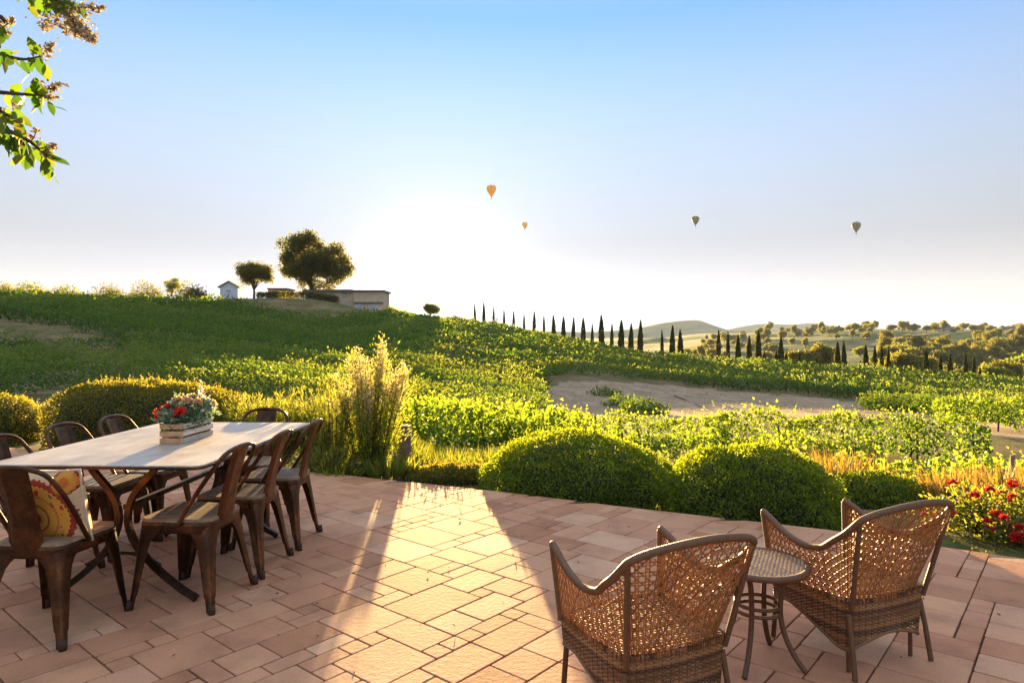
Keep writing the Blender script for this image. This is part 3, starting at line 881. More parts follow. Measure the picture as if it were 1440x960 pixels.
# trees of the far hills, in four kinds
far_protos = []
def far_tree(kind, base, s, label, group):
    while len(far_protos) <= kind:
        q = len(far_protos)
        cl = (clump_ball(0, 0, 3.6, 2.6, 2.4, 10, 1.3, 41), clump_ball(0, 0, 3.0, 3.4, 1.9, 12, 1.3, 42), clump_ball(-.6, 0, 4.4, 2.0, 3.6, 12, 1.2, 43), clump_ball(.8, 0, 2.8, 3.0, 2.0, 10, 1.3, 44))[q]
        far_protos.append(tree(('round_tree', 'spreading_tree', 'tall_tree', 'golden_tree')[q], base, 1.6, cl, 150, .5, M_TREE_GOLD if q == 3 else M_TREE, label, group, .22, 40 + q))
        if q == kind:
            far_protos[q].scale = (s, s, s); return
        far_protos[q].location = (base[0] + 6 * (q + 1), base[1] + 4, base[2]); far_protos[q].scale = (s, s, s)
        far_protos[q].location.z = ground(far_protos[q].location.x, far_protos[q].location.y) - .3
        far_protos[q]['label'] = KIND_LAB[q][0]; far_protos[q]['group'] = KIND_LAB[q][1]
    o = copy_tree(far_protos[kind]); o.location = base; o.scale = (s, s, s * random.uniform(.85, 1.15)); o.rotation_euler = (0, 0, random.uniform(0, 6)); o['label'] = label
    if group: o['group'] = group
    elif 'group' in o: del o['group']
KIND_LAB = [('round dark green tree on the far right hills', 'round trees on the far hills'), ('spreading low tree on the far right hills', 'spreading trees on the far hills'),
            ('tall dark tree on the far right hills', 'tall trees on the far hills'), ('yellow green sunlit tree on the far right hills', 'golden trees on the far hills')]
rt = random.Random(21)
spots = []
for _ in range(110):                         # treeline on the far skyline
    c = rt.uniform(985, 1470); Y = rt.uniform(780, 1050); spots.append((c, Y, rt.uniform(1.2, 2.3)))
for _ in range(150):                         # wooded slope at the right
    c = rt.uniform(1235, 1490); Y = rt.uniform(230, 620); spots.append((c, Y, rt.uniform(1.1, 2.1) * (.75 if Y < 320 else 1)))
for _ in range(50):
    c = rt.uniform(930, 1240); Y = rt.uniform(380, 820); spots.append((c, Y, rt.uniform(1.0, 1.8)))
for (c, Y, s) in spots:
    kd = rt.choice((0, 0, 0, 1, 1, 2, 3, 3)); p = gz(c, Y); p.z -= .4
    far_tree(kd, p, s, *KIND_LAB[kd])
for (c, py, Y, s, kd, lab) in ((1134, 517, 150, 1.0, 1, 'dark spreading tree just behind the ridge, right of the middle cypresses'), (1152, 519, 152, .65, 0, 'smaller round tree leaning against the dark spreading tree'),
                               (1262, 521, 170, .95, 1, 'dark clump of foliage behind the four close cypresses'), (1284, 523, 168, 1.05, 1, 'broad dark tree right of the four close cypresses'), (1300, 530, 165, .9, 0, 'round dark tree touching the broad dark tree'),
                               (1405, 536, 160, 1.25, 1, 'large dark tree behind the last cypresses at the right'), (1388, 536, 158, .95, 3, 'golden side of the tree clump at the far right'), (1434, 530, 190, .9, 3, 'yellow bushy tree at the right edge above the vines')):
    p = gz(c, Y); top = place_h(0, Y, py - 30)
    s2 = max(s, (top - p.z) / 5.6)
    far_tree(kd, p, s2, lab, None)

# ------------------------------------------------------------------ buildings on the hill and far away
M_WHITE = plain_mat('white_boards', (.62, .66, .70), .7, var=.08, scale=3)
M_TAN = plain_mat('tan_render', (.60, .47, .31), .85, var=.12, scale=1.2)
M_ROOF = plain_mat('grey_roof', (.12, .10, .09), .8, var=.2, scale=2)
M_TRIM = plain_mat('brown_trim', (.16, .12, .09), .7, var=.2, scale=3)
M_GLASS = plain_mat('window_glass', (.25, .34, .42), .12, var=.05, spec=.8)
def gable(b, w_, d, h0, h1, ov=.3, th=.16):
    for s in (-1, 1):
        a = [(s * (w_ / 2 + ov), -d / 2 - ov, h0 - (h1 - h0) * ov / (w_ / 2)), (0, -d / 2 - ov, h1), (0, d / 2 + ov, h1), (s * (w_ / 2 + ov), d / 2 + ov, h0 - (h1 - h0) * ov / (w_ / 2))]
        vs = a + [(x, y, z + th) for x, y, z in a]
        f = [(3, 2, 1, 0), (4, 5, 6, 7), (0, 1, 5, 4), (1, 2, 6, 5), (2, 3, 7, 6), (3, 0, 4, 7)]
        b.add(vs, f if s < 0 else [q[::-1] for q in f])
p = gz(325, 121.5); p.z = place_h(0, 121.5, 418) - .1
sh = empty('garden_shed', p, R(8), 'small white gabled shed on the hilltop, left of the rounded tree', 'shed')
b = MB(); b.box((0, 0, .6), (3.0, 2.8, 2.6))
b.add([(-1.5, -1.4, 1.9), (1.5, -1.4, 1.9), (0, -1.4, 2.75)], [(0, 1, 2)]); b.add([(-1.5, 1.4, 1.9), (1.5, 1.4, 1.9), (0, 1.4, 2.75)], [(2, 1, 0)])
b.build('wall', M_WHITE, sh)
b = MB(); gable(b, 3.0, 2.8, 1.9, 2.78, .35); b.build('roof', M_ROOF, sh)
b = MB(); b.box((-.1, -1.42, 1.15), (1.0, .05, .45)); fr = b.build('window', M_WHITE, sh)
b = MB(); b.box((-.1, -1.45, 1.15), (.85, .03, .32)); b.build('pane', M_GLASS, fr)

def quad_box(b, c0, c1, Y, y0, y1, d):
    x0, x1 = X_of(c0, Y), X_of(c1, Y); z0, z1 = place_h(0, Y, y0), place_h(0, Y, y1)
    b.box(((x0 + x1) / 2, Y + d / 2, (z0 + z1) / 2), (x1 - x0, d, z1 - z0))
hs_ = empty('hilltop_house', (0, 0, 0), 0, 'long low tan house behind the large tree, its taller end block toward the sun', 'house')
b = MB(); quad_box(b, 497, 539, 121, 452, 410, 6); quad_box(b, 430, 496.5, 122, 442, 411, 5); b.build('wall', M_TAN, hs_)
b = MB(); quad_box(b, 495.5, 540.5, 120.6, 410, 407.8, 7); quad_box(b, 425, 495, 121.5, 411, 407, 6); b.build('roof', M_ROOF, hs_)
b = MB(); quad_box(b, 497.5, 538.5, 120.8, 427, 424.5, .2); b.build('balcony_band', M_TRIM, hs_)
for c in (505, 525):
    b = MB(); quad_box(b, c - 4, c + 4, 120.93, 435, 428.5, .1); wf = b.build('window', M_WHITE, hs_)
    b = MB(); quad_box(b, c - 3.4, c + 3.4, 120.88, 434.5, 429, .05); b.build('pane', M_GLASS, wf)
for c in (450, 468, 484):
    b = MB(); quad_box(b, c - 2.5, c + 2.5, 121.93, 418, 413, .1); wf = b.build('window', M_TRIM, hs_)
    b = MB(); quad_box(b, c - 2, c + 2, 121.88, 417.5, 413.6, .05); b.build('pane', M_GLASS, wf)
ob = empty('low_outbuilding', (0, 0, 0), 0, 'low flat roofed outbuilding between the rounded tree and the large tree', 'outbuilding')
b = MB(); quad_box(b, 377, 402, 127, 420, 407, 4); b.build('wall', M_TAN, ob)
b = MB(); quad_box(b, 375.5, 403.5, 126.6, 407, 405, 5); b.build('roof', M_ROOF, ob)
for c in (384, 394):
    b = MB(); quad_box(b, c - 2, c + 2, 126.95, 413.5, 409.5, .1); b.build('window', M_GLASS, ob)
# hedge in front of the house
n = 5200; x0, x1 = X_of(361, 119), X_of(476, 119)
Cx = RNG.uniform(x0, x1, n); Cy = 119 + RNG.uniform(-.5, .5, n); Cz = ground(Cx, Cy) + RNG.random(n) ** .7 * (1.0 + .35 * vnoise(np.stack([Cx, Cx * 0, Cx * 0], 1), 1.5, 2))
tag(leaf_cloud('clipped_hedge', np.stack([Cx, Cy, Cz], 1), rand_dirs(n, (0, -.3, .3)), .24, .16, M_TREE, None, .2), 'long low hedge on the bank in front of the hilltop house', 'hedge')

for (c, Y, wd_, lab) in ((1420, 690, 20, 'dark roofed house on the far hill at the right edge'), (1330, 820, 16, 'dark roofed house on the far skyline left of the tall trees'), (1046, 800, 10, 'pale distant house among trees behind the middle cypresses')):
    p = gz(c, Y); h_ = wd_ * .22
    hh = empty('distant_house', p, R(10), lab, 'house')
    b = MB(); b.box((0, 0, h_ / 2 - 1), (wd_, wd_ * .5, h_ + 2)); b.build('wall', M_TAN if wd_ > 12 else M_WHITE, hh)
    b = MB(); gable(b, wd_ * .5, wd_, h_, h_ + wd_ * .13, 1.0, .3); r_ = b.build('roof', M_ROOF, hh); r_.rotation_euler = (0, 0, R(90))
    for q in (-.3, 0, .3):
        b = MB(); b.box((q * wd_, -wd_ * .25 - .06, h_ * .5), (wd_ * .12, .1, h_ * .4)); b.build('window', M_GLASS, hh)
P = []
for (px, py) in ((1226, 486), (1245, 481), (1265, 476), (1285, 472), (1306, 470)):
    Y = hit(px, py, 250)
    if Y: P.append(gz(px, Y))
if len(P) > 2:
    P = bez(P, 10); b = MB()
    rows = []
    for q in P:
        rows.append([(q.x, q.y - 5, ground(q.x, q.y - 5) + .7), (q.x, q.y + 5, ground(q.x, q.y + 5) + .7)])
    b.grid(rows); tag(b.build('dirt_road', plain_mat('pale_dirt', (.42, .34, .22), .95, scale=.2)), None, None, None, 'structure')
# ------------------------------------------------------------------ planting round the patio
M_BOX = leaf_mat('box_leaf', [(.035, .055, .012), (.05, .075, .016), (.07, .09, .018), (.10, .11, .022)], .38,
                 [(.25, .30, .02), (.38, .42, .03), (.52, .52, .03), (.65, .58, .05)])
M_BOX_BROWN = leaf_mat('box_leaf_inner', [(.06, .055, .015), (.075, .08, .02), (.11, .105, .024), (.15, .12, .035)], .36,
                 [(.25, .26, .02), (.4, .38, .03), (.55, .48, .03), (.7, .55, .06)])
M_MOUND = leaf_mat('round_bush_leaf', [(.05, .085, .012), (.07, .115, .016), (.095, .14, .018), (.125, .16, .024)], .45,
                   [(.20, .30, .015), (.30, .40, .02), (.45, .52, .02), (.6, .6, .03)])
M_BLADE = leaf_mat('narrow_leaf', [(.05, .075, .018), (.07, .10, .022), (.10, .125, .03), (.14, .15, .045)], .45,
                   [(.28, .36, .03), (.40, .46, .04), (.55, .58, .05), (.7, .66, .09)])
M_TWIG = plain_mat('dark_twig', (.045, .042, .02), .95, var=.5, scale=12)
M_CORE = plain_mat('inner_shade', (.022, .03, .010), .95, var=.6, scale=25)  # dark filler colour standing in for the shade between the leaves
M_FLUFF = leaf_mat('pale_seed_head', [(.35, .27, .15), (.45, .36, .20), (.55, .46, .28), (.62, .54, .36)], .5,
                   [(.7, .52, .2), (.8, .62, .28), (.9, .72, .38), (.95, .8, .5)])
M_GOLDGRASS = leaf_mat('dry_golden_grass', [(.22, .14, .04), (.30, .20, .055), (.36, .25, .075), (.42, .31, .11)], .5,
                       [(.52, .38, .08), (.62, .47, .11), (.7, .55, .16), (.76, .63, .22)])

def mound(name, cx, cy, rx, ry, h, n, leaf, mat, label, cat='bush', rot=0., seed=0, rough=.09, boxy=2.4, base=None, tips=0, shell=.13, core=.83):
    rng = np.random.default_rng(seed + 500)
    d = rng.normal(size=(n, 3)); d[:, 2] = np.abs(d[:, 2]); d /= np.linalg.norm(d, axis=1, keepdims=True)
    # superellipsoid shell
    e = boxy
    k = (np.abs(d[:, 0]) ** e + np.abs(d[:, 1]) ** e + np.abs(d[:, 2]) ** e) ** (-1 / e)
    p = d * k[:, None]
    depth = 1 - shell * rng.random(n) ** 1.5
    lump = 1 + rough * (vnoise(p * 3.1, 1, seed) - .5) * 2 + rough * .6 * (vnoise(p * 9, 1, seed + 1) - .5) * 2
    p = p * (depth * lump)[:, None] * np.array([rx, ry, h])
    c, s = math.cos(rot), math.sin(rot)
    X = cx + p[:, 0] * c - p[:, 1] * s; Y = cy + p[:, 0] * s + p[:, 1] * c
    gz0 = ground(cx, cy) if base is None else base
    Z = gz0 + p[:, 2]
    nd = d / np.array([rx, ry, h]); nd /= np.linalg.norm(nd, axis=1, keepdims=True)
    nd = np.stack([nd[:, 0] * c - nd[:, 1] * s, nd[:, 0] * s + nd[:, 1] * c, nd[:, 2]], 1)
    D = nd * .8 + np.array([0, 0, .35]) + rng.normal(size=(n, 3)) * .55
    C = np.stack([X, Y, Z], 1); L = leaf * rng.uniform(.65, 1.4, n)
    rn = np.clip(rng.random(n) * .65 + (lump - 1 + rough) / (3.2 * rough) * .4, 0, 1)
    if tips:                                         # stray young shoots standing proud
        m = 6; kx = rng.choice(np.nonzero(d[:, 2] > .45)[0], tips)
        t = np.tile(np.linspace(0, 1, m), tips); kk = np.repeat(kx, m)
        ln = np.repeat(rng.uniform(.03, .13, tips), m); sd = np.repeat(rng.normal(size=(tips, 2)) * .25, m, axis=0)
        C2 = C[kk] + np.stack([sd[:, 0] * ln * t, sd[:, 1] * ln * t, ln * t], 1)
        C = np.concatenate([C, C2]); D = np.concatenate([D, rand_dirs(tips * m, (0, 0, .9))]); L = np.concatenate([L, leaf * 1.1 * (1.1 - .5 * t)])
        rn = np.concatenate([rn, .7 + .3 * t])
    root = empty(name, (0, 0, 0), 0, label, cat)
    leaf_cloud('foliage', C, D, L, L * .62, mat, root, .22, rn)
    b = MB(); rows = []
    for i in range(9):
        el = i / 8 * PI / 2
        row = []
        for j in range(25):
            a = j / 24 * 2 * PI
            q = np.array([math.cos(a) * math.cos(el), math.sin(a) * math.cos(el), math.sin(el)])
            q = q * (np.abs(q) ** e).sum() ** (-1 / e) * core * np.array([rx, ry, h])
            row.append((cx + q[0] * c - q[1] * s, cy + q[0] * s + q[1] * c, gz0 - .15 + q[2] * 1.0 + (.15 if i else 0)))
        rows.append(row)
    b.grid(rows); b.build('shade_core', M_CORE, root, True)  # solid dark dome, the shade inside the bush given as a shape
    return root

# clipped round bushes on the patio edge
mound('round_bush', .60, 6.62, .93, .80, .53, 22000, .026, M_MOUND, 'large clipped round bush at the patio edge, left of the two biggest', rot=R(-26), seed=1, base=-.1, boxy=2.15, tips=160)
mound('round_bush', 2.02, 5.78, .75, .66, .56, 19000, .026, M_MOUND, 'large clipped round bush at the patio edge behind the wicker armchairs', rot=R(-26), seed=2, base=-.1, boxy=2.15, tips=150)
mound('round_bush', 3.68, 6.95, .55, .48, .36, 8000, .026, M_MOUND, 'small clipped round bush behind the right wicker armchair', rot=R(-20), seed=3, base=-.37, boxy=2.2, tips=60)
mound('low_spreading_bush', -.62, 7.1, .5, .3, .14, 6000, .024, M_BOX_BROWN, 'low brownish bush between the tall feathery shrub and the large round bush', rot=R(14), seed=4, base=-.1, boxy=2.2, tips=60)
mound('low_spreading_bush', 1.40, 7.5, .5, .45, .24, 4500, .028, M_MOUND, 'low bright bush filling the gap between the two largest round bushes', seed=9, base=-.2, boxy=2.1, tips=60)
mound('low_spreading_bush', 2.75, 6.9, .5, .4, .32, 4200, .028, M_MOUND, 'low bright yellow green bush behind the gap left of the small round bush', seed=10, base=-.25, boxy=2.1, tips=60)
# clipped box hedges at the left
mound('box_hedge', -4.72, 8.85, 1.42, .62, .86, 30000, .03, M_BOX_BROWN, 'broad clipped hedge behind the dining table, its top edge glowing yellow', 'hedge', R(-22), 5, .07, 4.2, -.1, 260, .09, .91)
mound('box_hedge', -7.75, 9.75, 1.15, .6, .62, 17000, .032, M_BOX_BROWN, 'short clipped hedge at the left edge, left of the broad hedge', 'hedge', R(-22), 6, .08, 3.6, -.1, 120, .09, .91)

def blade_tuft(C0, n, L, spread, width, rng, curve=.5):
    """upright narrow blades"""
    a = rng.random(n) * 2 * PI; r = rng.random(n) ** .5
    base = np.stack([C0[0] + np.cos(a) * r * spread * .5, C0[1] + np.sin(a) * r * spread * .5, np.full(n, C0[2])], 1)
    d = np.stack([np.cos(a) * r * curve, np.sin(a) * r * curve, np.ones(n)], 1) + rng.normal(size=(n, 3)) * .12
    return base, d, L * rng.uniform(.55, 1.15, n), np.full(n, width)

def stemmy(name, cx, cy, base, R0, h, n_stem, per, leafL, leafW, mat, label, seed, spread=.35, fluff=0, cat='shrub', flufft=.78, lean=(0, 0), bush=.05):
    """a many-stemmed shrub: thin upright stems set with narrow leaves, pale seed heads at the tips"""
    rng = np.random.default_rng(seed + 900)
    root = empty(name, (cx, cy, base), 0, label, cat)
    b = MB(); Cs, Ds, Ls, Rn, FC, FD = [], [], [], [], [], []
    for k in range(n_stem):
        a = rng.random() * 2 * PI; r = rng.random() ** .6
        hh = h * rng.uniform(.55, 1.0) * (1 - .28 * r * r)
        p0 = np.array([math.cos(a) * r * R0 * .35, math.sin(a) * r * R0 * .35, 0])
        tip = np.array([math.cos(a) * r * R0 + lean[0] * hh, math.sin(a) * r * R0 + lean[1] * hh, hh]) + rng.normal(size=3) * [.05, .05, .02]
        mid = p0 * .5 + tip * .5 + np.array([-math.cos(a), -math.sin(a), 0]) * R0 * .06 + rng.normal(size=3) * .03
        t = np.linspace(0, 1, 7)[:, None]
        P = (1 - t) ** 2 * p0 + 2 * t * (1 - t) * mid + t * t * tip
        b.tube([tuple(q) for q in P], [.006, .006, .005, .005, .004, .003, .002], 3, False, rng.random())
        t = rng.uniform(.15, 1, per)[:, None]
        Q = (1 - t) ** 2 * p0 + 2 * t * (1 - t) * mid + t * t * tip
        tan = 2 * (1 - t) * (mid - p0) + 2 * t * (tip - mid); tan /= np.linalg.norm(tan, axis=1, keepdims=True)
        side = rng.normal(size=(per, 3)); br = rng.random(per) < .6
        tw = rng.normal(size=(9, 3)) * [1, 1, .5]; side = np.where(br[:, None], tw[(t[:, 0] * 8.99).astype(int)] + side * .25, side)
        Q = Q + side * np.where(br, rng.random(per) * bush, .012)[:, None]
        Cs.append(Q); Ds.append(tan * 1.0 + side * .45); Ls.append(leafL * rng.uniform(.6, 1.3, per)); Rn.append(np.clip(.25 + t[:, 0] * .5 + rng.normal(size=per) * .2, 0, 1))
        if fluff and hh > h * .5:
            m = int(fluff * rng.uniform(.4, 1.3)); t = rng.uniform(flufft, 1.03, m)[:, None]
            Q = (1 - t) ** 2 * p0 + 2 * t * (1 - t) * mid + t * t * tip
            FC.append(Q + rng.normal(size=(m, 3)) * .026); FD.append(rng.normal(size=(m, 3)) + [0, 0, .5])
    b.build('stems', M_TWIG, root)['kind'] = 'stuff'
    L = np.concatenate(Ls)
    leaf_cloud('foliage', np.concatenate(Cs), np.concatenate(Ds), L, leafW, mat, root, .15, np.concatenate(Rn))
    if FC:
        FC = np.concatenate(FC)
        leaf_cloud('seed_heads', FC, np.concatenate(FD), .022 * RNG.uniform(.6, 1.3, len(FC)), .016, M_FLUFF, root, .2)
    return root

stemmy('feathery_shrub', -1.52, 7.35, -.1, .42, 1.52, 66, 190, .042, .013, M_BLADE, 'tall feathery shrub with pale fluffy seed heads at the patio edge', 1, fluff=110, lean=(.03, 0), bush=.12)
stemmy('feathery_shrub', -1.93, 7.45, -.1, .32, 1.08, 56, 95, .055, .007, M_BLADE, 'dense upright green shrub leaning on the taller feathery one', 2, fluff=0)
stemmy('feathery_shrub', -1.95, 7.1, -.1, .42, .36, 60, 60, .05, .008, M_BLADE, 'dark low shrub at the foot of the tall feathery shrub, behind the dining chairs', 3)
for i, (x, y, h, r, lab) in enumerate(((-3.15, 8.25, .80, .42, 'spiky upright shrub just right of the broad hedge'), (-2.75, 8.05, .84, .40, 'spiky upright shrub behind the far end chair'), (-2.40, 8.3, .88, .38, 'spiky upright shrub, last before the dense green shrub'))):
    stemmy('spiky_shrub', x, y, -.1, r, h, 80, 80, .07, .009, M_BLADE, lab, 10 + i)
# strap leaved tufts at the foot of the feathery shrub
for i, (x, y, L, lab) in enumerate(((-1.30, 7.0, .26, 'dark strappy leaved tuft at the patio edge, right of the feathery shrub'), (-1.16, 7.15, .2, 'smaller strappy leaved tuft next to the low brownish bush'), (-1.75, 6.98, .2, 'small broad leaved plant at the patio edge under the feathery shrub'))):
    rng = np.random.default_rng(40 + i)
    bs, d, ll, ww = blade_tuft((x, y, -.08), 150, L, .3, .018 if i < 2 else .05, rng, .5 if i < 2 else 1.2)
    tag(leaf_cloud('strappy_plant', bs, d, ll, ww, M_BLADE, None, .15), lab, 'plant')
b = MB(); b.tube([(-1.27, 8.1, -.3), (-1.27, 8.1, .32)], .075, 10)
tag(b.build('wooden_post', M_POST, None, True), 'short weathered wooden post right of the feathery shrub', 'post')
for i, (c, Y, hgt, lab) in enumerate(((1179, 8.2, .62, 'thin dark stake in the golden grass behind the middle round bush'), (1424, 8.6, .75, 'dark stake behind the rose bush at the right edge'), (1408, 8.8, .6, 'thin leaning stake left of the dark stake by the rose bush'))):
    p = gz(c, Y); b = MB(); b.tube([p - Vector((0, 0, .1)), p + Vector((.03 * (i - 1), 0, hgt))], .028 if i != 2 else .015, 6)
    tag(b.build('wooden_stake', M_POST, None, True), lab, 'stake')

def grass_field(name, pts, n, L, mat, width=.008):
    """pts = [(view column, distance, radius x, radius y)]"""
    rng = np.random.default_rng(77)
    C, D, LL = [], [], []
    for (c, Y, rx, ry) in pts:
        m = int(n * rx * ry); a = rng.random(m) * 2 * PI; r = rng.random(m) ** .5
        X = X_of(c, Y) + np.cos(a) * r * rx; YY = Y + np.sin(a) * r * ry
        keep = vnoise(np.stack([X, YY, X * 0], 1), .5, 4) > .30
        X, YY = X[keep], YY[keep]
        C.append(np.stack([X, YY, ground(X, YY)], 1)); k = len(X)
        D.append(np.array([0, 0, 1.0]) + rng.normal(size=(k, 3)) * (.26 if width > .01 else .42)); LL.append(L * rng.uniform(.4, 1.2, k))
    return leaf_cloud(name, np.concatenate(C), np.concatenate(D), np.concatenate(LL), width, mat, None, .1)
o = grass_field('dry_grass', [(1150, 7.5, .38, .5), (1172, 8.2, .4, .6), (1195, 8.0, .3, .4)], 2000, .66, M_GOLDGRASS, .0035)
tag(o, 'dry golden weeds in the gap between the two right hand round bushes', 'weeds', kind='stuff')
o = grass_field('dry_grass', [(1330, 6.7, .5, .5), (1370, 6.6, .5, .5), (1410, 6.4, .6, .5), (1440, 6.8, .6, .6), (1350, 7.6, .7, .7), (1420, 8.2, .7, .8)], 1700, .42, M_GOLDGRASS, .0035)
tag(o, 'dry golden grass between the round bushes and the vines', 'grass', kind='stuff')
o = grass_field('weeds', [(600, 11.5, 1.2, 1.6), (700, 11, 1.6, 1.8), (820, 10, 1.8, 1.8), (940, 9.2, 1.6, 1.8), (1050, 8.6, 1.4, 1.4), (520, 9.5, 1.2, 1.3), (390, 10.5, 1.5, 1.4), (690, 9.0, .8, .5)], 900, .32, M_BLADE, .012)
tag(o, 'low green weeds behind the clipped bushes', 'weeds', kind='stuff')
o = grass_field('sand_weeds', [(800, 45, 3, 5), (860, 58, 5, 4), (930, 62, 5, 3), (1010, 63, 6, 3), (1100, 60, 6, 3), (980, 38, 5, 3), (1120, 44, 5, 6), (1180, 48, 3, 3), (1060, 50, 5, 5)], 5, .16, M_BOX_BROWN, .05)
tag(o, 'sparse dry weeds on the bare sand', 'weeds', kind='stuff')
# leaf litter and soil along the edge
n = 2500; x = RNG.uniform(-5, 4.2, n); y = edge_y(x) + RNG.random(n) ** 2 * .8 + .02
tag(leaf_cloud('leaf_litter', np.stack([x, y, ground(x, y) + .015], 1), rand_dirs(n, (0, 0, .3)), .03, .02, M_BOX_BROWN, None, .2), 'fallen leaves on the soil along the patio edge', 'leaves', kind='stuff')

# rose bush at the right
M_ROSELEAF = leaf_mat('rose_leaf', [(.03, .06, .012), (.045, .08, .016), (.07, .10, .02), (.13, .12, .03)], .4, [(.2, .3, .02), (.32, .4, .03), (.5, .48, .04), (.65, .5, .08)])
M_ROSE = leaf_mat('red_petal', [(.42, .012, .02), (.55, .02, .03), (.62, .04, .045), (.7, .09, .07)], .3, [(.7, .03, .02), (.8, .06, .03), (.85, .1, .05), (.9, .2, .1)])
def petal_ball(r, n, rng, c=(0, 0, 0)):
    d = rng.normal(size=(n, 3)); d[:, 2] = np.abs(d[:, 2]) + .1; d /= np.linalg.norm(d, axis=1, keepdims=True)
    return np.array(c) + d * r * .35, d + rng.normal(size=(n, 3)) * .3, np.full(n, r * .9), np.full(n, r * .85)
def rose_bush(cx, cy, rx, ry, h, n, label, seed, flowers):
    rng = np.random.default_rng(seed)
    root = empty('rose_bush', (cx, cy, -.12), 0, label, 'rose bush')
    d = rng.normal(size=(n, 3)); d[:, 2] = np.abs(d[:, 2]); d /= np.linalg.norm(d, axis=1, keepdims=True)
    q = rng.random(n) ** .33; lump = .55 + .85 * vnoise(d * 2.2, .5, seed)
    C = d * (q * lump)[:, None] * np.array([rx, ry, h])
    keep = vnoise(C, .11, seed + 2) > .27; C = C[keep]; d = d[keep]
    L = .045 * rng.uniform(.6, 1.3, len(C))
    leaf_cloud('foliage', C, d * .5 + rng.normal(size=C.shape) * .7 + [0, 0, .2], L, L * .6, M_ROSELEAF, root, .2)
    b = MB()
    for k in range(34):
        a = rng.random() * 2 * PI; e = rng.uniform(.2, 1.0); r = rng.uniform(.5, .95)
        tip = (math.cos(a) * rx * r * math.cos(e), math.sin(a) * ry * r * math.cos(e), h * r * math.sin(e) + .05)
        b.tube([(0, 0, -.1), (tip[0] * .4, tip[1] * .4, tip[2] * .7), tip], [.01, .007, .004], 4, False)
    b.build('stems', M_TWIG, root)['kind'] = 'stuff'
    proto = None
    for k in range(flowers):
        a = rng.random() * 2 * PI; e = rng.uniform(.15, 1.2); r = rng.uniform(.80, 1.06)
        if k % 4: a = -PI * .78 + rng.uniform(-.9, .9)          # more on the patio side
        loc = (math.cos(a) * rx * r * math.cos(e), math.sin(a) * ry * r * math.cos(e), h * r * math.sin(e) + .04)
        if proto is None:
            c_, d_, l_, w_ = petal_ball(.042, 34, rng)
            proto = leaf_cloud('rose', c_, d_, l_, w_, M_ROSE, root, .35); o = proto
        else:
            o = proto.copy(); COL.objects.link(o); o.parent = root
        o.location = loc; s = rng.uniform(.6, 1.15); o.scale = (s, s, s); o.rotation_euler = tuple(rng.normal(size=3) * .5)
    return root
rose_bush(4.35, 4.9, 1.0, .75, .44, 8000, 'sprawling red rose bush at the right edge of the patio', 1, 46)
rose_bush(3.62, 5.3, .40, .42, .34, 1500, 'smaller red rose bush beside the right wicker armchair', 2, 10)
# ------------------------------------------------------------------ dining set
def rusty(name, dark, mid, hi, metal=.8, rough=.3):
    t = NT(name); v = t.coord('Object')
    f = t.noise(7, 5, .6, v); g = t.noise(60, 3, .6, v)
    c = t.ramp(f, [(.28, dark), (.5, mid), (.72, hi)])
    c = t.mix(.5, c, t.ramp(g, [(.35, (.6, .6, .6)), (.6, (1.15, 1.15, 1.15))]), 'MULTIPLY')
    r = t.ramp(t.noise(11, 4, .6, v), [(.3, (rough - .12,) * 3), (.7, (rough + .22,) * 3)])
    return t.done(t.principled(c, r, metal, t.bump(g, .12, .003), .5))
M_RUST = rusty('aged_steel', (.032, .019, .012), (.075, .036, .018), (.19, .08, .03))
M_RUSTLEG = rusty('dark_steel', (.022, .016, .012), (.04, .025, .016), (.085, .042, .02), .7, .4)
def wood(name, a, b_, c_, scale=(2, 30, 30), rough=.6, spec=.35):
    t = NT(name); v = t.coord('Object')
    mp = t.n('ShaderNodeMapping'); mp.inputs['Scale'].default_value = scale; t.l(v, mp.inputs['Vector'])
    off = t.n('ShaderNodeCombineXYZ'); t.l(t.math('MULTIPLY', t.attr('rnd'), 37.0), off.inputs['X']); t.l(t.math('MULTIPLY', t.attr('rnd'), 11.0), off.inputs['Y'])
    ad = t.n('ShaderNodeVectorMath'); ad.operation = 'ADD'; t.l(mp.outputs[0], ad.inputs[0]); t.l(off.outputs[0], ad.inputs[1])
    f = t.noise(1.0, 6, .65, ad.outputs[0], .6)
    c = t.ramp(f, [(.3, a), (.5, b_), (.7, c_)])
    tone = t.ramp(t.attr('rnd'), [(0, (.78, .78, .78)), (1, (1.15, 1.12, 1.08))])
    c = t.mix(1.0, c, tone, 'MULTIPLY')
    return t.done(t.principled(c, rough, 0, t.bump(f, .35, .003), spec))
M_SEAT = wood('seat_wood', (.15, .10, .06), (.25, .18, .11), (.36, .27, .17), (30, 2, 30))
M_CRATE = wood('crate_pine', (.42, .25, .12), (.55, .35, .18), (.64, .43, .25), (30, 3, 30))
M_CRATEW = wood('whitewashed_slat', (.48, .42, .36), (.64, .59, .53), (.74, .70, .65), (30, 3, 30))

def lerp(a, b, t): return a + (b - a) * t

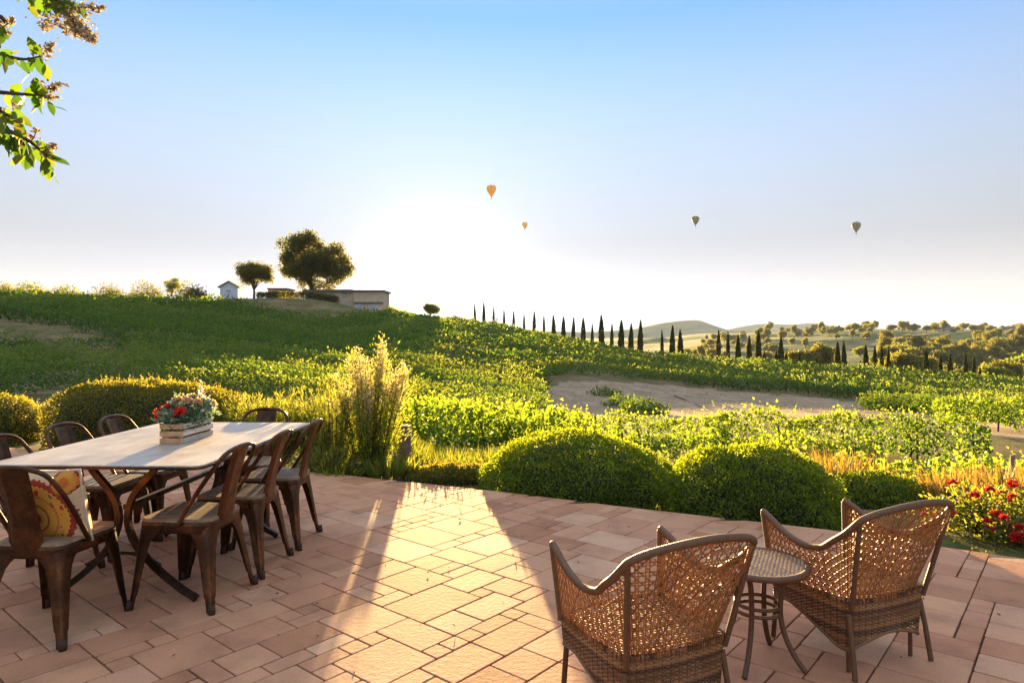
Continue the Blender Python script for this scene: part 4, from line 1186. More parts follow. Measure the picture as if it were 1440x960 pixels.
def make_chair():
    """pressed steel chair with a wooden seat; faces +y"""
    root = empty('metal_chair', (0, 0, 0))
    # seat outline (rounded trapezoid)
    def outline(sc=1.0, n=6):
        c = [(-.155, -.175), (.155, -.175), (.185, .18), (-.185, .18)]; r = .055; out = []
        for k, (x, y) in enumerate(c):
            px, py = c[k - 1]; nx, ny = c[(k + 1) % 4]
            a = Vector((px - x, py - y)).normalized(); b = Vector((nx - x, ny - y)).normalized()
            for j in range(n + 1):
                t = j / n; p = Vector((x, y)) + a * r * (1 - t) ** 2 + b * r * t ** 2
                out.append((p.x * sc, p.y * sc))
        return out
    # seat: boards across with fine gaps, rounded edge
    b = MB(); nb = 5
    ol = outline(1.03)
    def halfw(y):
        t = (y + .18) / .365; return lerp(.162, .193, t) - (.035 * max(0, (abs(y) - .14) / .045) ** 2)
    ys = np.linspace(-.185, .187, nb + 1)
    for k in range(nb):
        pts = np.linspace(ys[k] + .0008, ys[k + 1] - .0008, 6)
        L = [(-halfw(y), y) for y in pts]; Rr = [(halfw(y), y) for y in pts[::-1]]
        ring = L + Rr; m = len(ring); rd = random.random()
        lo = [(x, y, .441) for x, y in ring]; up = [(x, y, .456) for x, y in ring]; tp = [(x * .985, y, .459) for x, y in ring]
        vs = lo + up + tp; fs = [tuple(range(m))]
        for a_ in (0, 1):
            for j in range(m):
                j2 = (j + 1) % m; fs.append((a_ * m + j, (a_) * m + j2, (a_ + 1) * m + j2, (a_ + 1) * m + j)[::-1])
        fs.append(tuple(2 * m + j for j in range(m))[::-1])
        b.add(vs, fs, rd)
    b.build('seat', M_SEAT, root)
    # apron: rolled band under the boards
    b = MB(); rows = []
    prof = [(1.0, .441), (1.055, .437), (1.06, .425), (1.045, .40), (1.05, .385), (1.035, .384), (1.03, .40), (.98, .436)]
    for s_, z in prof:
        rows.append([(x, y, z) for x, y in outline(s_, 6)] + [(*outline(s_, 6)[0], z)])
    b.grid(rows); b.build('seat_frame', M_RUST, root, True)
    # legs: folded channels, broad at the apron, narrow at the foot
    for sx, sy, xt, yt, xf, yf in ((-1, -1, .160, -.180, .212, -.232), (1, -1, .160, -.180, .212, -.232), (-1, 1, .190, .186, .222, .222), (1, 1, .190, .186, .222, .222)):
        b = MB(); secs = []
        for z, wv in ((.415, .135), (.395, .118), (.37, .092), (.34, .074), (.29, .063), (.22, .054), (.14, .046), (.075, .040), (.07, .034), (.002, .030)):
            t = 1 - z / .415
            tt = t ** 1.15
            cx, cy = lerp(xt, xf, tt), lerp(abs(yt), abs(yf), tt)
            ring = []
            inner = []
            # outside polyline: end of x arm -> rounded corner -> end of y arm
            for (ux, uy) in ((-1, 0), (-.62, 0.02), (-.30, .01), (-.12, -.03), (-.03, -.12), (.01, -.30), (.02, -.62), (0, -1)):
                ring.append((cx + ux * wv, cy + uy * wv))
            for (ux, uy) in ((-.03, -.96), (-.07, -.6), (-.13, -.32), (-.20, -.20), (-.32, -.13), (-.6, -.07), (-.96, -.03)):
                ring.append((cx + ux * wv, cy + uy * wv))
            secs.append([(sx * x, sy * y, z) for x, y in ring])
        for q in secs: q.append(q[0])
        if sx * sy < 0: secs = [q[::-1] for q in secs]
        b.grid(secs); m = len(secs[-1]) - 1
        b.add(secs[-1][:m], [tuple(range(m))])
        # pressed rib down the outer corner
        o = b.build('leg', M_RUST, root, False); smooth_by_angle(o, 38)
        fb = MB(); fb.tube([(sx * xf * .985, sy * abs(yf) * .985, .045), (sx * xf, sy * abs(yf), .001)], .017, 8)
        fb.build('foot', M_FOOT, o, True)
    # back hoop
    P = bez([(-.188, -.03, .43), (-.188, -.065, .49), (-.187, -.15, .62), (-.181, -.218, .715), (-.152, -.258, .78), (-.085, -.276, .808), (0, -.281, .815),
             (.085, -.276, .808), (.152, -.258, .78), (.181, -.218, .715), (.187, -.15, .62), (.188, -.065, .49), (.188, -.03, .43)], 7)
    b = MB(); b.tube(P, .0115, 10); b.build('back_hoop', M_RUST, root, True)
    # splat with two pressed flutes
    b = MB(); rows = []
    for k in range(15):
        t = k / 14; z = lerp(.425, .812, t); y = lerp(-.190, -.286, t) + .012 * math.sin(t * PI)
        hw = lerp(.086, .078, t) - .010 * math.sin(t * PI)
        row = []
        for j in range(13):
            u = -1 + 2 * j / 12
            fl = .0045 * (math.exp(-((abs(u) - .52) / .16) ** 2)) * min(1, 8 * t, 8 * (1 - t))
            row.append((u * hw, y - fl + .012 * u * u, z))
        rows.append(row)
    back = [[(x, y + .004, z) for x, y, z in r] for r in rows]
    b.grid(rows); b.grid([r[::-1] for r in back])
    for e in (0, -1):
        b.grid([[r[e] for r in rows], [r[e] for r in back]])
    b.grid([rows[-1], back[-1]]); b.grid([rows[0], back[0]])
    o = b.build('back_splat', M_RUST, root, True); smooth_by_angle(o, 50)
    return root
M_FOOT = plain_mat('dark_foot', (.055, .03, .016), .9, scale=40)
TR = R(-4)
chair_spots = [  # x, y, facing, label
    (-2.185, 3.27, TR, 'rusty metal chair at the near head of the table, holding the patterned pillow'),
    (-1.70, 3.655, R(90) + TR - R(4), 'rusty metal chair nearest the camera of the three on the right side of the table'),
    (-1.645, 4.135, R(90) + TR, 'rusty metal chair in the middle of the three on the right side of the table'),
    (-1.60, 4.645, R(90) + TR + R(2), 'rusty metal chair farthest of three right of the table, beside the feathery shrub'),
    (-2.70, 3.90, R(-90) + TR, 'rusty metal chair left of the table, cut by the left edge of the photo'),
    (-2.66, 4.43, R(-90) + TR, 'rusty metal chair on the left side of the table, between two others there'),
    (-2.585, 4.86, R(-90) + TR, 'rusty metal chair on the left side of the table, closest to the flower crate'),
    (-1.945, 5.10, R(180) + TR, 'rusty metal chair at the far head of the table, against the green shrubs'),
]
proto = make_chair()
for k, (x, y, a, lab) in enumerate(chair_spots):
    c = proto if k == 0 else copy_tree(proto)
    c.location = (x, y, 0); c.rotation_euler = (0, 0, a)
    tag(c, lab, 'chair', 'rusty metal chairs round the dining table')

# table
def rounded_rect(w_, d, r, n=8):
    out = []
    for cx, cy, a0 in ((w_ / 2 - r, d / 2 - r, 0), (-w_ / 2 + r, d / 2 - r, 90), (-w_ / 2 + r, -d / 2 + r, 180), (w_ / 2 - r, -d / 2 + r, 270)):
        for k in range(n + 1):
            a = R(a0 + 90 * k / n); out.append((cx + r * math.cos(a), cy + r * math.sin(a)))
    return out
tb = empty('dining_table', (-2.03, 4.16, 0), R(-2), 'long rectangular dining table with pale worn top on curved dark steel legs', 'table')
def table_top():
    t = NT('worn_table_top'); v = t.coord('Object')
    mp = t.n('ShaderNodeMapping'); mp.inputs['Scale'].default_value = (9, 1.6, 9); t.l(v, mp.inputs['Vector'])
    f = t.noise(1.6, 7, .65, mp.outputs[0], .5); g = t.noise(3.2, 5, .6, v); h = t.noise(70, 3, .6, v)
    c = t.ramp(f, [(.28, (.42, .34, .25)), (.5, (.54, .46, .36)), (.7, (.62, .55, .45))])
    c = t.mix(.55, c, t.ramp(g, [(.35, (.62, .58, .54)), (.55, (1, 1, 1)), (.7, (1.12, 1.1, 1.06))]), 'MULTIPLY')
    c = t.mix(.4, c, t.ramp(h, [(.3, (.6, .6, .6)), (.5, (1, 1, 1))]), 'MULTIPLY')
    r = t.ramp(g, [(.3, (.38,) * 3), (.7, (.6,) * 3)])
    return t.done(t.principled(c, r, 0, t.bump(t.math('ADD', f, h), .06, .002), .45))
rr = rounded_rect(1.09, 1.64, .055); b = MB(); m = len(rr)
sec = [(1.0, .752, 0), (1.0, .7575, .0), (.9965, .760, 0)]
vs = [(x * s_, y * s_, z) for s_, z, _ in sec for x, y in rr]
fs = [tuple(range(m))[::-1]] + [(a_ * m + j, a_ * m + (j + 1) % m, (a_ + 1) * m + (j + 1) % m, (a_ + 1) * m + j) for a_ in (0, 1) for j in range(m)] + [tuple(2 * m + j for j in range(m))]
b.add(vs, fs); b.build('tabletop', table_top(), tb)
b = MB()
rim_o = [(x * 1.002, y * 1.002) for x, y in rr]
b.tube([(x, y, .747) for x, y in rim_o] + [(*rim_o[0], .747)], .008, 6, False)
for yy in (-.55, 0, .55): b.bbox((0, yy, .736), (.96, .035, .03), .003)
b.build('underframe', M_RUST, tb)
for yy in (-.56, .56):
    for s in (-1, 1):
        b = MB()
        P = bez([(s * .20, yy, .735), (s * .145, yy, .66), (s * .060, yy, .56), (s * .026, yy, .46), (s * .035, yy, .37), (s * .085, yy, .27), (s * .19, yy, .16), (s * .31, yy, .065), (s * .375, yy, .026), (s * .395, yy, .012)], 7)
        b.tube(P, .021, 4, True, None, 1.0, (0, 1, 0)); b.build('curved_leg', M_RUSTLEG, tb)
    b = MB(); b.tube(bez([(-.20, yy, .185), (-.1, yy, .235), (0, yy, .25), (.1, yy, .235), (.20, yy, .185)], 6), .010, 6); b.build('leg_brace', M_RUSTLEG, tb, True)
b = MB(); b.bbox((0, 0, .485), (.032, 1.08, .028), .003); b.build('stretcher', M_RUST, tb)

# flower crate
fc = empty('flower_crate', (-1.985, 4.175, .7602), R(-3), 'small slatted wooden crate with whitewashed sides standing on the table', 'crate')
cw, cl_, ch = .125, .37, .12
for y in (-1, 1):
    for z in (.016, .058, .100):
        b = MB(); b.bbox((0, y * (cl_ / 2 - .006), z), (cw + .012, .013, .030), .002); b.build('end_slat', M_CRATE, fc)
    for s in (-1, 1):
        b = MB(); b.bbox((s * (cw / 2 - .012), y * (cl_ / 2 - .0205), ch / 2), (.022, .016, ch), .002); b.build('corner_post', M_CRATE, fc)
for s in (-1, 1):
    for z in (.016, .058, .100):
        b = MB(); b.bbox((s * (cw / 2 + .0045), 0, z), (.008, cl_ - .027, .030), .002); b.build('side_slat', M_CRATEW, fc)
b = MB(); b.bbox((0, 0, .006), (cw - .01, cl_ - .06, .01), .001); b.build('base_board', M_CRATE, fc)
for y in (-1, 1):
    b = MB(); b.tube(bez([(-.032, y * (cl_ / 2 + .004), .118), (-.012, y * (cl_ / 2 + .010), .140), (.0, y * (cl_ / 2 + .012), .146), (.018, y * (cl_ / 2 + .010), .136), (.034, y * (cl_ / 2 + .004), .118)], 5), .0035, 6)
    b.build('rope_handle', M_TWIG, fc, True)

# flowers in the crate
M_EUC = leaf_mat('grey_green_leaf', [(.05, .12, .085), (.07, .15, .11), (.10, .19, .13), (.16, .24, .15)], .3, [(.2, .36, .2), (.3, .45, .22), (.4, .52, .24), (.5, .6, .3)])
M_REDF = leaf_mat('red_flower', [(.45, .01, .012), (.6, .02, .02), (.68, .04, .03), (.72, .09, .06)], .25)
M_PINKF = leaf_mat('pink_flower', [(.55, .22, .18), (.65, .32, .26), (.72, .42, .36), (.75, .52, .45)], .35)
M_WHITEF = leaf_mat('white_flower', [(.55, .5, .42), (.66, .62, .54), (.74, .7, .62), (.8, .77, .7)], .35, [(.8, .7, .5), (.85, .78, .6), (.9, .84, .7), (.9, .88, .8)])
fl = empty('flower_arrangement', (-1.985, 4.175, .772), R(-3), 'bushy arrangement of red, pink and white flowers filling the wooden crate', 'flowers')
rng = np.random.default_rng(3)
n = 2600; d = rng.normal(size=(n, 3)); d[:, 2] = np.abs(d[:, 2]); d /= np.linalg.norm(d, axis=1, keepdims=True)
q = rng.random(n) ** .4
C = d * (q * (.7 + .6 * vnoise(d * 2.4, .6, 3)))[:, None] * np.array([.145, .235, .185]) + [0, 0, .06]
low = C[:, 2] < .115; C[low, 0] = np.clip(C[low, 0], -.055, .055); C[low, 1] = np.clip(C[low, 1], -.165, .165)
leaf_cloud('foliage', C, d * .7 + rng.normal(size=(n, 3)) * .6 + [0, 0, .3], .030 * rng.uniform(.6, 1.3, n), .016, M_EUC, fl, .2)
def flower_at(name, loc, r, mat, n=40):
    c_, d_, l_, w_ = petal_ball(r, n, rng)
    o = leaf_cloud(name, c_, d_, l_, w_, mat, fl, .35); o.location = loc; return o
for (x, y, z, r) in ((-.105, -.12, .155, .034), (-.07, -.09, .185, .026), (-.085, -.15, .135, .028), (.05, -.175, .165, .036), (.02, -.15, .15, .024), (.07, .15, .17, .026)): flower_at('red_flower', (x, y, z), r, M_REDF)
for (x, y, z, r) in ((-.02, -.07, .23, .026), (.05, -.09, .22, .034), (.085, -.04, .215, .026), (.1, .1, .19, .03), (.02, .03, .235, .028), (-.06, .06, .22, .026)): flower_at('pink_flower', (x, y, z), r, M_PINKF)
for k in range(34):
    a = rng.random() * 6.28; r_ = rng.uniform(.5, 1.05)
    flower_at('white_flower', (math.cos(a) * .15 * r_, math.sin(a) * .22 * r_, .10 + .13 * rng.random() * (1.3 - r_) + .05), rng.uniform(.009, .016), M_WHITEF, 14)
b = MB(); Cc = []
for (x, y, hgt) in ((.055, .03, .34), (.035, .06, .29), (.08, .05, .26)):
    b.tube([(x * .5, y * .5, .03), (x, y, hgt * .6), (x * 1.25, y * 1.2, hgt)], .002, 4, False)
    t = rng.uniform(.55, 1.0, 46); Cc.append(np.stack([x * (1 + .25 * t), y * (1 + .2 * t), hgt * t], 1) + rng.normal(size=(46, 3)) * .011)
b.build('flower_stems', M_TWIG, fl)['kind'] = 'stuff'
Cc = np.concatenate(Cc); leaf_cloud('tall_white_sprigs', Cc, rng.normal(size=Cc.shape), .014, .011, M_WHITEF, fl, .3)

# pillow on the near chair
def pillow():
    t = NT('embroidered_cloth'); v = t.coord('Object')
    sp = t.n('ShaderNodeSeparateXYZ'); t.l(v, sp.inputs[0])
    X, Y = t.math('MULTIPLY', sp.outputs['X'], 1.0), sp.outputs['Z']
    def rad(cx, cy):
        dx = t.math('SUBTRACT', X, cx); dy = t.math('SUBTRACT', Y, cy)
        return t.math('SQRT', t.math('ADD', t.math('MULTIPLY', dx, dx), t.math('MULTIPLY', dy, dy))), t.math('ARCTAN2', dy, dx)
    rr_, th = rad(-.02, -.03)
    wob = t.math('MULTIPLY', t.math('SINE', t.math('MULTIPLY', th, 40.0)), .003)
    rw = t.math('ADD', rr_, wob)
    big = t.ramp(rw, [(0, (.30, .03, .02)), (.030, (.55, .28, .05)), (.045, (.62, .36, .06)), (.060, (.26, .04, .03)), (.070, (.66, .32, .05)), (.098, (.70, .36, .06)), (.103, (.45, .16, .04)),
                      (.110, (.68, .33, .05)), (.150, (.72, .40, .08)), (.156, (.36, .05, .03)), (.170, (.36, .05, .03)), (.176, (.66, .50, .28))], 'CONSTANT')
    r2, th2 = rad(.125, .135)
    rw2 = t.math('ADD', r2, t.math('MULTIPLY', t.math('SINE', t.math('MULTIPLY', th2, 18.0)), .003))
    small = t.ramp(rw2, [(0, (.55, .16, .03)), (.02, (.66, .3, .05)), (.04, (.6, .2, .04)), (.048, (.24, .03, .03)), (.058, (.66, .50, .28))], 'CONSTANT')
    c = t.mix(t.math('LESS_THAN', r2, .058), big, small)
    # small sprigs scattered on the ring
    vo = t.n('ShaderNodeTexVoronoi'); vo.inputs['Scale'].default_value = 26; t.l(v, vo.inputs['Vector'])
    band = t.math('MULTIPLY', t.math('GREATER_THAN', rr_, .108), t.math('LESS_THAN', rr_, .148))
    spot = t.math('MULTIPLY', t.math('LESS_THAN', vo.outputs['Distance'], .33), band)
    c = t.mix(spot, c, (.45, .05, .03))
    vo2 = t.n('ShaderNodeTexVoronoi'); vo2.inputs['Scale'].default_value = 38; t.l(v, vo2.inputs['Vector'])
    c = t.mix(t.math('MULTIPLY', t.math('LESS_THAN', vo2.outputs['Distance'], .22), band), c, (.12, .16, .05))
    w_ = t.noise(420, 2, vec=v)
    c = t.mix(.35, c, t.ramp(w_, [(.3, (.75, .75, .75)), (.7, (1.1, 1.1, 1.1))]), 'MULTIPLY')
    m_ = t.done(t.principled(c, .9, 0, t.bump(w_, .3, .002), .2))
    root = empty('pillow', (-2.175, 3.215, .60), TR, 'square cushion embroidered with an orange medallion, leaning in the chair at the table head', 'pillow')
    root.rotation_euler = (R(14), 0, TR)
    b = MB(); n_ = 22; H = .18
    for s in (-1, 1):
        rows = []
        for i in range(n_ + 1):
            row = []
            for j in range(n_ + 1):
                u, w2 = -1 + 2 * i / n_, -1 + 2 * j / n_
                pin = 1 - .07 * (1 - abs(w2) ** 2) * abs(u) ** 3; pin2 = 1 - .07 * (1 - abs(u) ** 2) * abs(w2) ** 3
                th_ = .075 * ((1 - u ** 4) * (1 - w2 ** 4)) ** .55
                row.append((u * H * pin, s * (th_ + .003), w2 * H * pin2))
            rows.append(row if s > 0 else row[::-1])
        b.grid(rows)
    b.build('cover', m_, root, True)
    b = MB(); P = []
    for k in range(4):
        for j in range(12):
            u = -1 + 2 * j / 12
            x, z = ((u, -1), (1, u), (-u, 1), (-1, -u))[k]
            p_ = 1 - .07 * (1 - (z if k % 2 else x) ** 2)
            P.append((x * H * (p_ if k % 2 else 1), 0, z * H * (1 if k % 2 else p_)))
    b.tube(P + [P[0]], .006, 6, False); b.build('piping', plain_mat('cream_cord', (.6, .52, .38), .9), root, True)
pillow()
# ------------------------------------------------------------------ wicker armchairs and side table
def wicker_mat(name, stops, rough=.5):
    t = NT(name); v = t.coord('Object')
    c = t.ramp(t.attr('rnd'), stops)
    f = t.noise(90, 3, .6, v)
    c = t.mix(.6, c, t.ramp(f, [(.3, (.62, .6, .58)), (.7, (1.25, 1.22, 1.2))]), 'MULTIPLY')
    return t.done(t.principled(c, rough, 0, t.bump(t.noise(260, 2, vec=v), .25, .002), .45))
M_CANE = wicker_mat('brown_cane', [(0, (.20, .075, .017)), (.5, (.36, .15, .036)), (1, (.46, .22, .065))])
M_WEAVE = wicker_mat('mixed_weave', [(0, (.06, .027, .011)), (.35, (.13, .057, .019)), (.7, (.26, .115, .035)), (1, (.37, .18, .06))])
M_LEGW = wicker_mat('wrapped_leg', [(0, (.075, .036, .015)), (1, (.14, .07, .03))], .45)
M_WRAP = wicker_mat('wrapped_rim', [(0, (.13, .065, .027)), (1, (.22, .12, .055))], .48)

def interp_path(P, u):
    """P list of (u, x, y[, z...]) -> smooth values at u"""
    A = np.array(P, float)
    return [pchip(A[:, 0], A[:, k], u) for k in range(1, A.shape[1])]

class Ribbons:
    """many thin flat strands in one mesh"""
    def __init__(s): s.V = []; s.F = []; s.R = []; s.n = 0
    def add(s, P, N, w_, th, rnd):
        P = np.asarray(P, float); N = np.asarray(N, float)
        if len(P) < 2: return
        T = np.gradient(P, axis=0); T /= np.maximum(np.linalg.norm(T, axis=1, keepdims=True), 1e-9)
        S = np.cross(T, N); S /= np.maximum(np.linalg.norm(S, axis=1, keepdims=True), 1e-9)
        N = np.cross(S, T)
        ring = [P + S * w_ / 2 - N * th * .1, P + S * w_ * .28 + N * th / 2, P - S * w_ * .28 + N * th / 2, P - S * w_ / 2 - N * th * .1, P - N * th / 2]
        k = 5; m = len(P)
        V = np.stack(ring, 1).reshape(-1, 3); base = s.n
        i = np.arange(m - 1)[:, None] * k; j = np.arange(k)[None, :]; j2 = (j + 1) % k
        F = np.stack(np.broadcast_arrays(base + i + j, base + i + j2, base + i + k + j2, base + i + k + j), -1).reshape(-1, 4)
        s.V.append(V); s.F.append(F); s.R.append(np.full(len(F), rnd)); s.n += len(V)
    def build(s, name, mat, parent):
        V = np.concatenate(s.V); F = np.concatenate(s.F)
        return mesh_np(name, V, F.ravel(), np.full(len(F), 4), mat, parent, True, {'rnd': ('FACE', np.concatenate(s.R))})

def cane_panel(name, S, width, zb, zt, parent, pitch=.037, seed=0, inward=1):
    """open six-way cane on the surface S(u, z); width metres along u; zb, zt functions of u"""
    rng = np.random.default_rng(seed); rb = Ribbons()
    nu = max(3, round(width / pitch)); ph = pitch
    def surf(a, z):                                   # a in cells
        u = np.clip(np.asarray(a) / nu, 0, 1); return S(u, z)
    def normal(a, z):
        e = .15; P1 = surf(a + e, z); P0 = surf(a - e, z); Q1 = surf(a, z + .006); Q0 = surf(a, z - .006)
        n_ = np.cross(P1 - P0, Q1 - Q0); return n_ / np.maximum(np.linalg.norm(n_, axis=1, keepdims=True), 1e-9)
    ztop = max(zt(np.linspace(0, 1, 40))); zbot = min(zb(np.linspace(0, 1, 40)))
    nz = int((ztop - zbot) / ph) + 2
    def strand(a, z, off, w_):
        a = np.asarray(a, float); z = np.asarray(z, float)
        u = a / nu; ok = (u >= -.001) & (u <= 1.001); uc = np.clip(u, 0, 1)
        ok &= (z <= zt(uc) + .004) & (z >= zb(uc) - .004)
        if ok.sum() < 2: return
        idx = np.nonzero(ok)[0]; runs = np.split(idx, np.nonzero(np.diff(idx) > 1)[0] + 1)
        for r_ in runs:
            if len(r_) < 2: continue
            N = normal(a[r_], z[r_]); P = surf(a[r_], z[r_]) + N * off
            rb.add(P, N, w_, .0024, rng.random())
    aa = np.arange(0, nu + .01, .25); zz = np.arange(zbot, ztop + .01, .009)
    for j in range(nz + 1):
        for d in (-.17, .17):
            strand(aa, np.full(len(aa), zbot + (j + d) * ph), 0.0, .0056)
    for i in range(nu + 1):
        for d in (-.17, .17):
            strand(np.full(len(zz), i + d), zz, .0014, .0056)
    t = np.arange(-2, nu + nz + 3, .2)
    for k in range(-nz - 2, nu + nz + 2):
        strand(t + k + .5, zbot + t * ph, .0028, .0062)
        strand(k + .5 - t, zbot + t * ph, -.0014, .0062)
    return rb.build(name, M_CANE, parent)

def wrapped_tube(b, pts, r, n=9, step=.006, amp=.055):
    P = np.array([tuple(p) for p in pts]); s = np.concatenate([[0], np.cumsum(np.linalg.norm(np.diff(P, axis=0), axis=1))])
    q = np.arange(0, s[-1], step / 2); Q = np.stack([np.interp(q, s, P[:, k]) for k in range(3)], 1)
    rs = [r * (1 + amp * (1 if i % 2 else -1)) for i in range(len(Q))]
    b.tube([tuple(p) for p in Q], rs, n)

def make_wicker_chair():
    """low open-cane armchair; faces +y"""
    root = empty('wicker_armchair', (0, 0, 0))
    ZS = .315                                           # top of the woven skirt
    # plan of the bottom of the shell: u 0 front left .. 1 front right
    bot = [(0, -.235, .255), (.16, -.236, .08), (.30, -.218, -.115), (.385, -.176, -.205), (.44, -.11, -.224), (.5, 0, -.232), (.56, .11, -.224), (.615, .176, -.205), (.70, .218, -.115), (.84, .236, .08), (1, .235, .255)]
    top = [(0, -.258, .285), (.16, -.278, .08), (.30, -.285, -.13), (.385, -.262, -.315), (.44, -.155, -.372), (.5, 0, -.392), (.56, .155, -.372), (.615, .262, -.315), (.70, .285, -.13), (.84, .278, .08), (1, .258, .285)]
    hts = [(0, .600), (.05, .578), (.13, .535), (.22, .513), (.29, .530), (.34, .60), (.385, .688), (.44, .735), (.5, .752), (.56, .735), (.615, .688), (.66, .60), (.71, .530), (.78, .513), (.87, .535), (.95, .578), (1, .600)]
    def zt(u): return interp_path(hts, u)[0]
    def shell(u, z):
        u = np.asarray(u, float); z = np.asarray(z, float)
        bx, by = interp_path(bot, u); tx, ty = interp_path(top, u)
        v = np.clip((z - ZS) / (.74 - ZS), 0, 1.1)
        back = np.clip(1 - np.abs(u - .5) / .17, 0, 1)
        pw = 1.0 + .95 * np.clip(back * 2.2, 0, 1)                           # the back springs up straight, then leans away
        f = v ** pw
        arm = np.clip(v * 1.5, 0, 1.15) * (1 - back) + f * back
        return np.stack([bx + (tx - bx) * arm, by + (ty - by) * arm, z], -1)
    def sub(u0, u1):
        S = lambda u, z: shell(u0 + (u1 - u0) * u, z)
        return S, (lambda u: u * 0 + ZS), (lambda u: zt(u0 + (u1 - u0) * np.asarray(u)))
    for nm, u0, u1, wd in (('arm_panel', 0, .385, .58), ('back_panel', .385, .615, .50), ('arm_panel', .615, 1, .58)):
        S, zb_, zt_ = sub(u0, u1); cane_panel(nm, S, wd, zb_, zt_, root, seed=int(u0 * 100))
    # wrapped rim over the arms and back
    uu = np.linspace(0, 1, 160); P = shell(uu, zt(uu))
    b = MB(); wrapped_tube(b, P, .0145); b.build('rim', M_WRAP, root, True)
    # corner posts: front ones upright, rear ones a straight raked pole outside the cane
    for s, u in ((-1, 0), (1, 1)):
        z = np.linspace(ZS - .02, .595, 12); P = shell(np.full(12, float(u)), z)
        b = MB(); wrapped_tube(b, P, .0125); b.build('front_post', M_WRAP, root, True)
    for s, u in ((-1, .385), (1, .615)):
        p1 = shell(np.array([u]), zt(np.array([u])))[0]; p0 = np.array([s * .212, -.222, ZS - .03])
        b = MB(); wrapped_tube(b, [p0, p0 * .5 + p1 * .5, p1], .0115); b.build('rear_pole', M_LEGW, root, True)
    # woven skirt
    rb = Ribbons(); rng = np.random.default_rng(5)
    def ringpt(s):                                     # closed plan, s 0..1, starting at front left going round the back
        pl = [(0, -.236, .245), (.11, -.240, .06), (.22, -.232, -.14), (.265, -.205, -.222), (.32, -.12, -.240), (.385, 0, -.246), (.45, .12, -.240), (.505, .205, -.222), (.55, .232, -.14), (.66, .240, .06), (.77, .236, .245), (.80, .20, .272), (.885, 0, .285), (.97, -.20, .272), (1, -.236, .245)]
        return interp_path(pl, s)
    def zlow(s):
        pl = [(0, .205), (.06, .215), (.12, .19), (.2, .135), (.245, .105), (.30, .135), (.385, .165), (.47, .135), (.525, .105), (.57, .135), (.65, .19), (.71, .215), (.77, .205), (.885, .235), (1, .205)]
        return interp_path(pl, s)[0]
    m = 420; s = np.linspace(0, 1, m); x, y = ringpt(s); zl = zlow(s); Nn = np.stack([x / .24 ** 2, y / .26 ** 2, x * 0], 1); Nn /= np.linalg.norm(Nn, axis=1, keepdims=True)
    rows = int((ZS - .10) / .0072)
    for k in range(rows):
        z = ZS - k * .0072
        ok = z > zl
        idx = np.nonzero(ok)[0]
        band = .25 if (6 <= k <= 10 or 17 <= k <= 20) else .7
        for r_ in np.split(idx, np.nonzero(np.diff(idx) > 1)[0] + 1):
            if len(r_) < 3: continue
            ph = np.where((np.arange(m)[r_] // 4 + k) % 2 == 0, 1, -1) * .0017
            taper = 1 + .10 * (z - ZS) * -1
            P = np.stack([x[r_] * (1 - .25 * (ZS - z)), y[r_] * (1 - .25 * (ZS - z)), np.full(len(r_), z)], 1) + Nn[r_] * ph[:, None]
            rb.add(P, Nn[r_], .0078, .0036, np.clip(band + rng.normal() * .22, 0, 1))
    for j in range(0, m, 8):                            # stakes and the edging
        zz = np.arange(zl[j], ZS + .02, .012); kf = (1 - .25 * (ZS - zz))
        rb.add(np.stack([x[j] * kf, y[j] * kf, zz], 1), np.repeat(Nn[j:j + 1], len(zz), 0), .007, .003, .1)
    for j in range(0, m, 2):                            # upright collar at the top of the skirt
        zz = np.array([ZS - .006, ZS + .004, ZS + .013]); rb.add(np.stack([x[j] + 0 * zz, y[j] + 0 * zz, zz], 1) + Nn[j] * .002, np.repeat(Nn[j:j + 1], 3, 0), .0062, .004, rng.random())
    rb.build('skirt', M_WEAVE, root)
    b = MB(); kf = 1 - .25 * (ZS - zl); wrapped_tube(b, np.stack([x * kf, y * kf, zl], 1), .0075, 7); b.build('skirt_edge', M_WRAP, root, True)
    # seat deck: woven strands both ways
    rb = Ribbons()
    for k in range(42):
        xx = -.215 + k * .0105; t = np.linspace(-.215, .255, 48); ph = np.where((np.arange(48) // 2 + k) % 2 == 0, 1, -1) * .0014
        rb.add(np.stack([np.full(48, xx), t, .322 + ph], 1), np.tile([0, 0, 1.], (48, 1)), .0098, .003, rng.random())
    rb.build('seat', M_WEAVE, root)
    # legs, each with a slimmer inner strut beside it
    for sx in (-1, 1):
        for sy, yt, yf in ((1, .235, .250), (-1, -.205, -.255)):
            b = MB(); wrapped_tube(b, [(sx * .212, yt, ZS - .05), (sx * .218, (yt + yf) / 2, .15), (sx * .225, yf, .003)], .0115, 8)
            b.build('leg', M_LEGW, root, True)
            if sy < 0:
                b = MB(); wrapped_tube(b, [(sx * .185, -.175, ZS - .05), (sx * .185, -.18, .003)], .0095, 8)
                b.build('inner_strut', M_LEGW, root, True)
    return root
WA = R(23)
wc = make_wicker_chair()
def put_wicker(o, rear_left, a):
    """set the rear left leg on a floor point"""
    lx, ly = -.225, -.255 * .88
    o.scale = (1, .88, .965)
    o.rotation_euler = (0, 0, a)
    o.location = (rear_left[0] - (lx * math.cos(a) - ly * math.sin(a)), rear_left[1] - (lx * math.sin(a) + ly * math.cos(a)), 0)
put_wicker(wc, (1.385, 2.755), WA)
tag(wc, 'brown open cane armchair to the right of the little round table', 'armchair', 'wicker armchairs facing the valley')
wc2 = copy_tree(wc); put_wicker(wc2, (.385, 2.265), WA + R(1.5))
wc2['label'] = 'brown open cane armchair to the left of the little round table, nearest the camera'

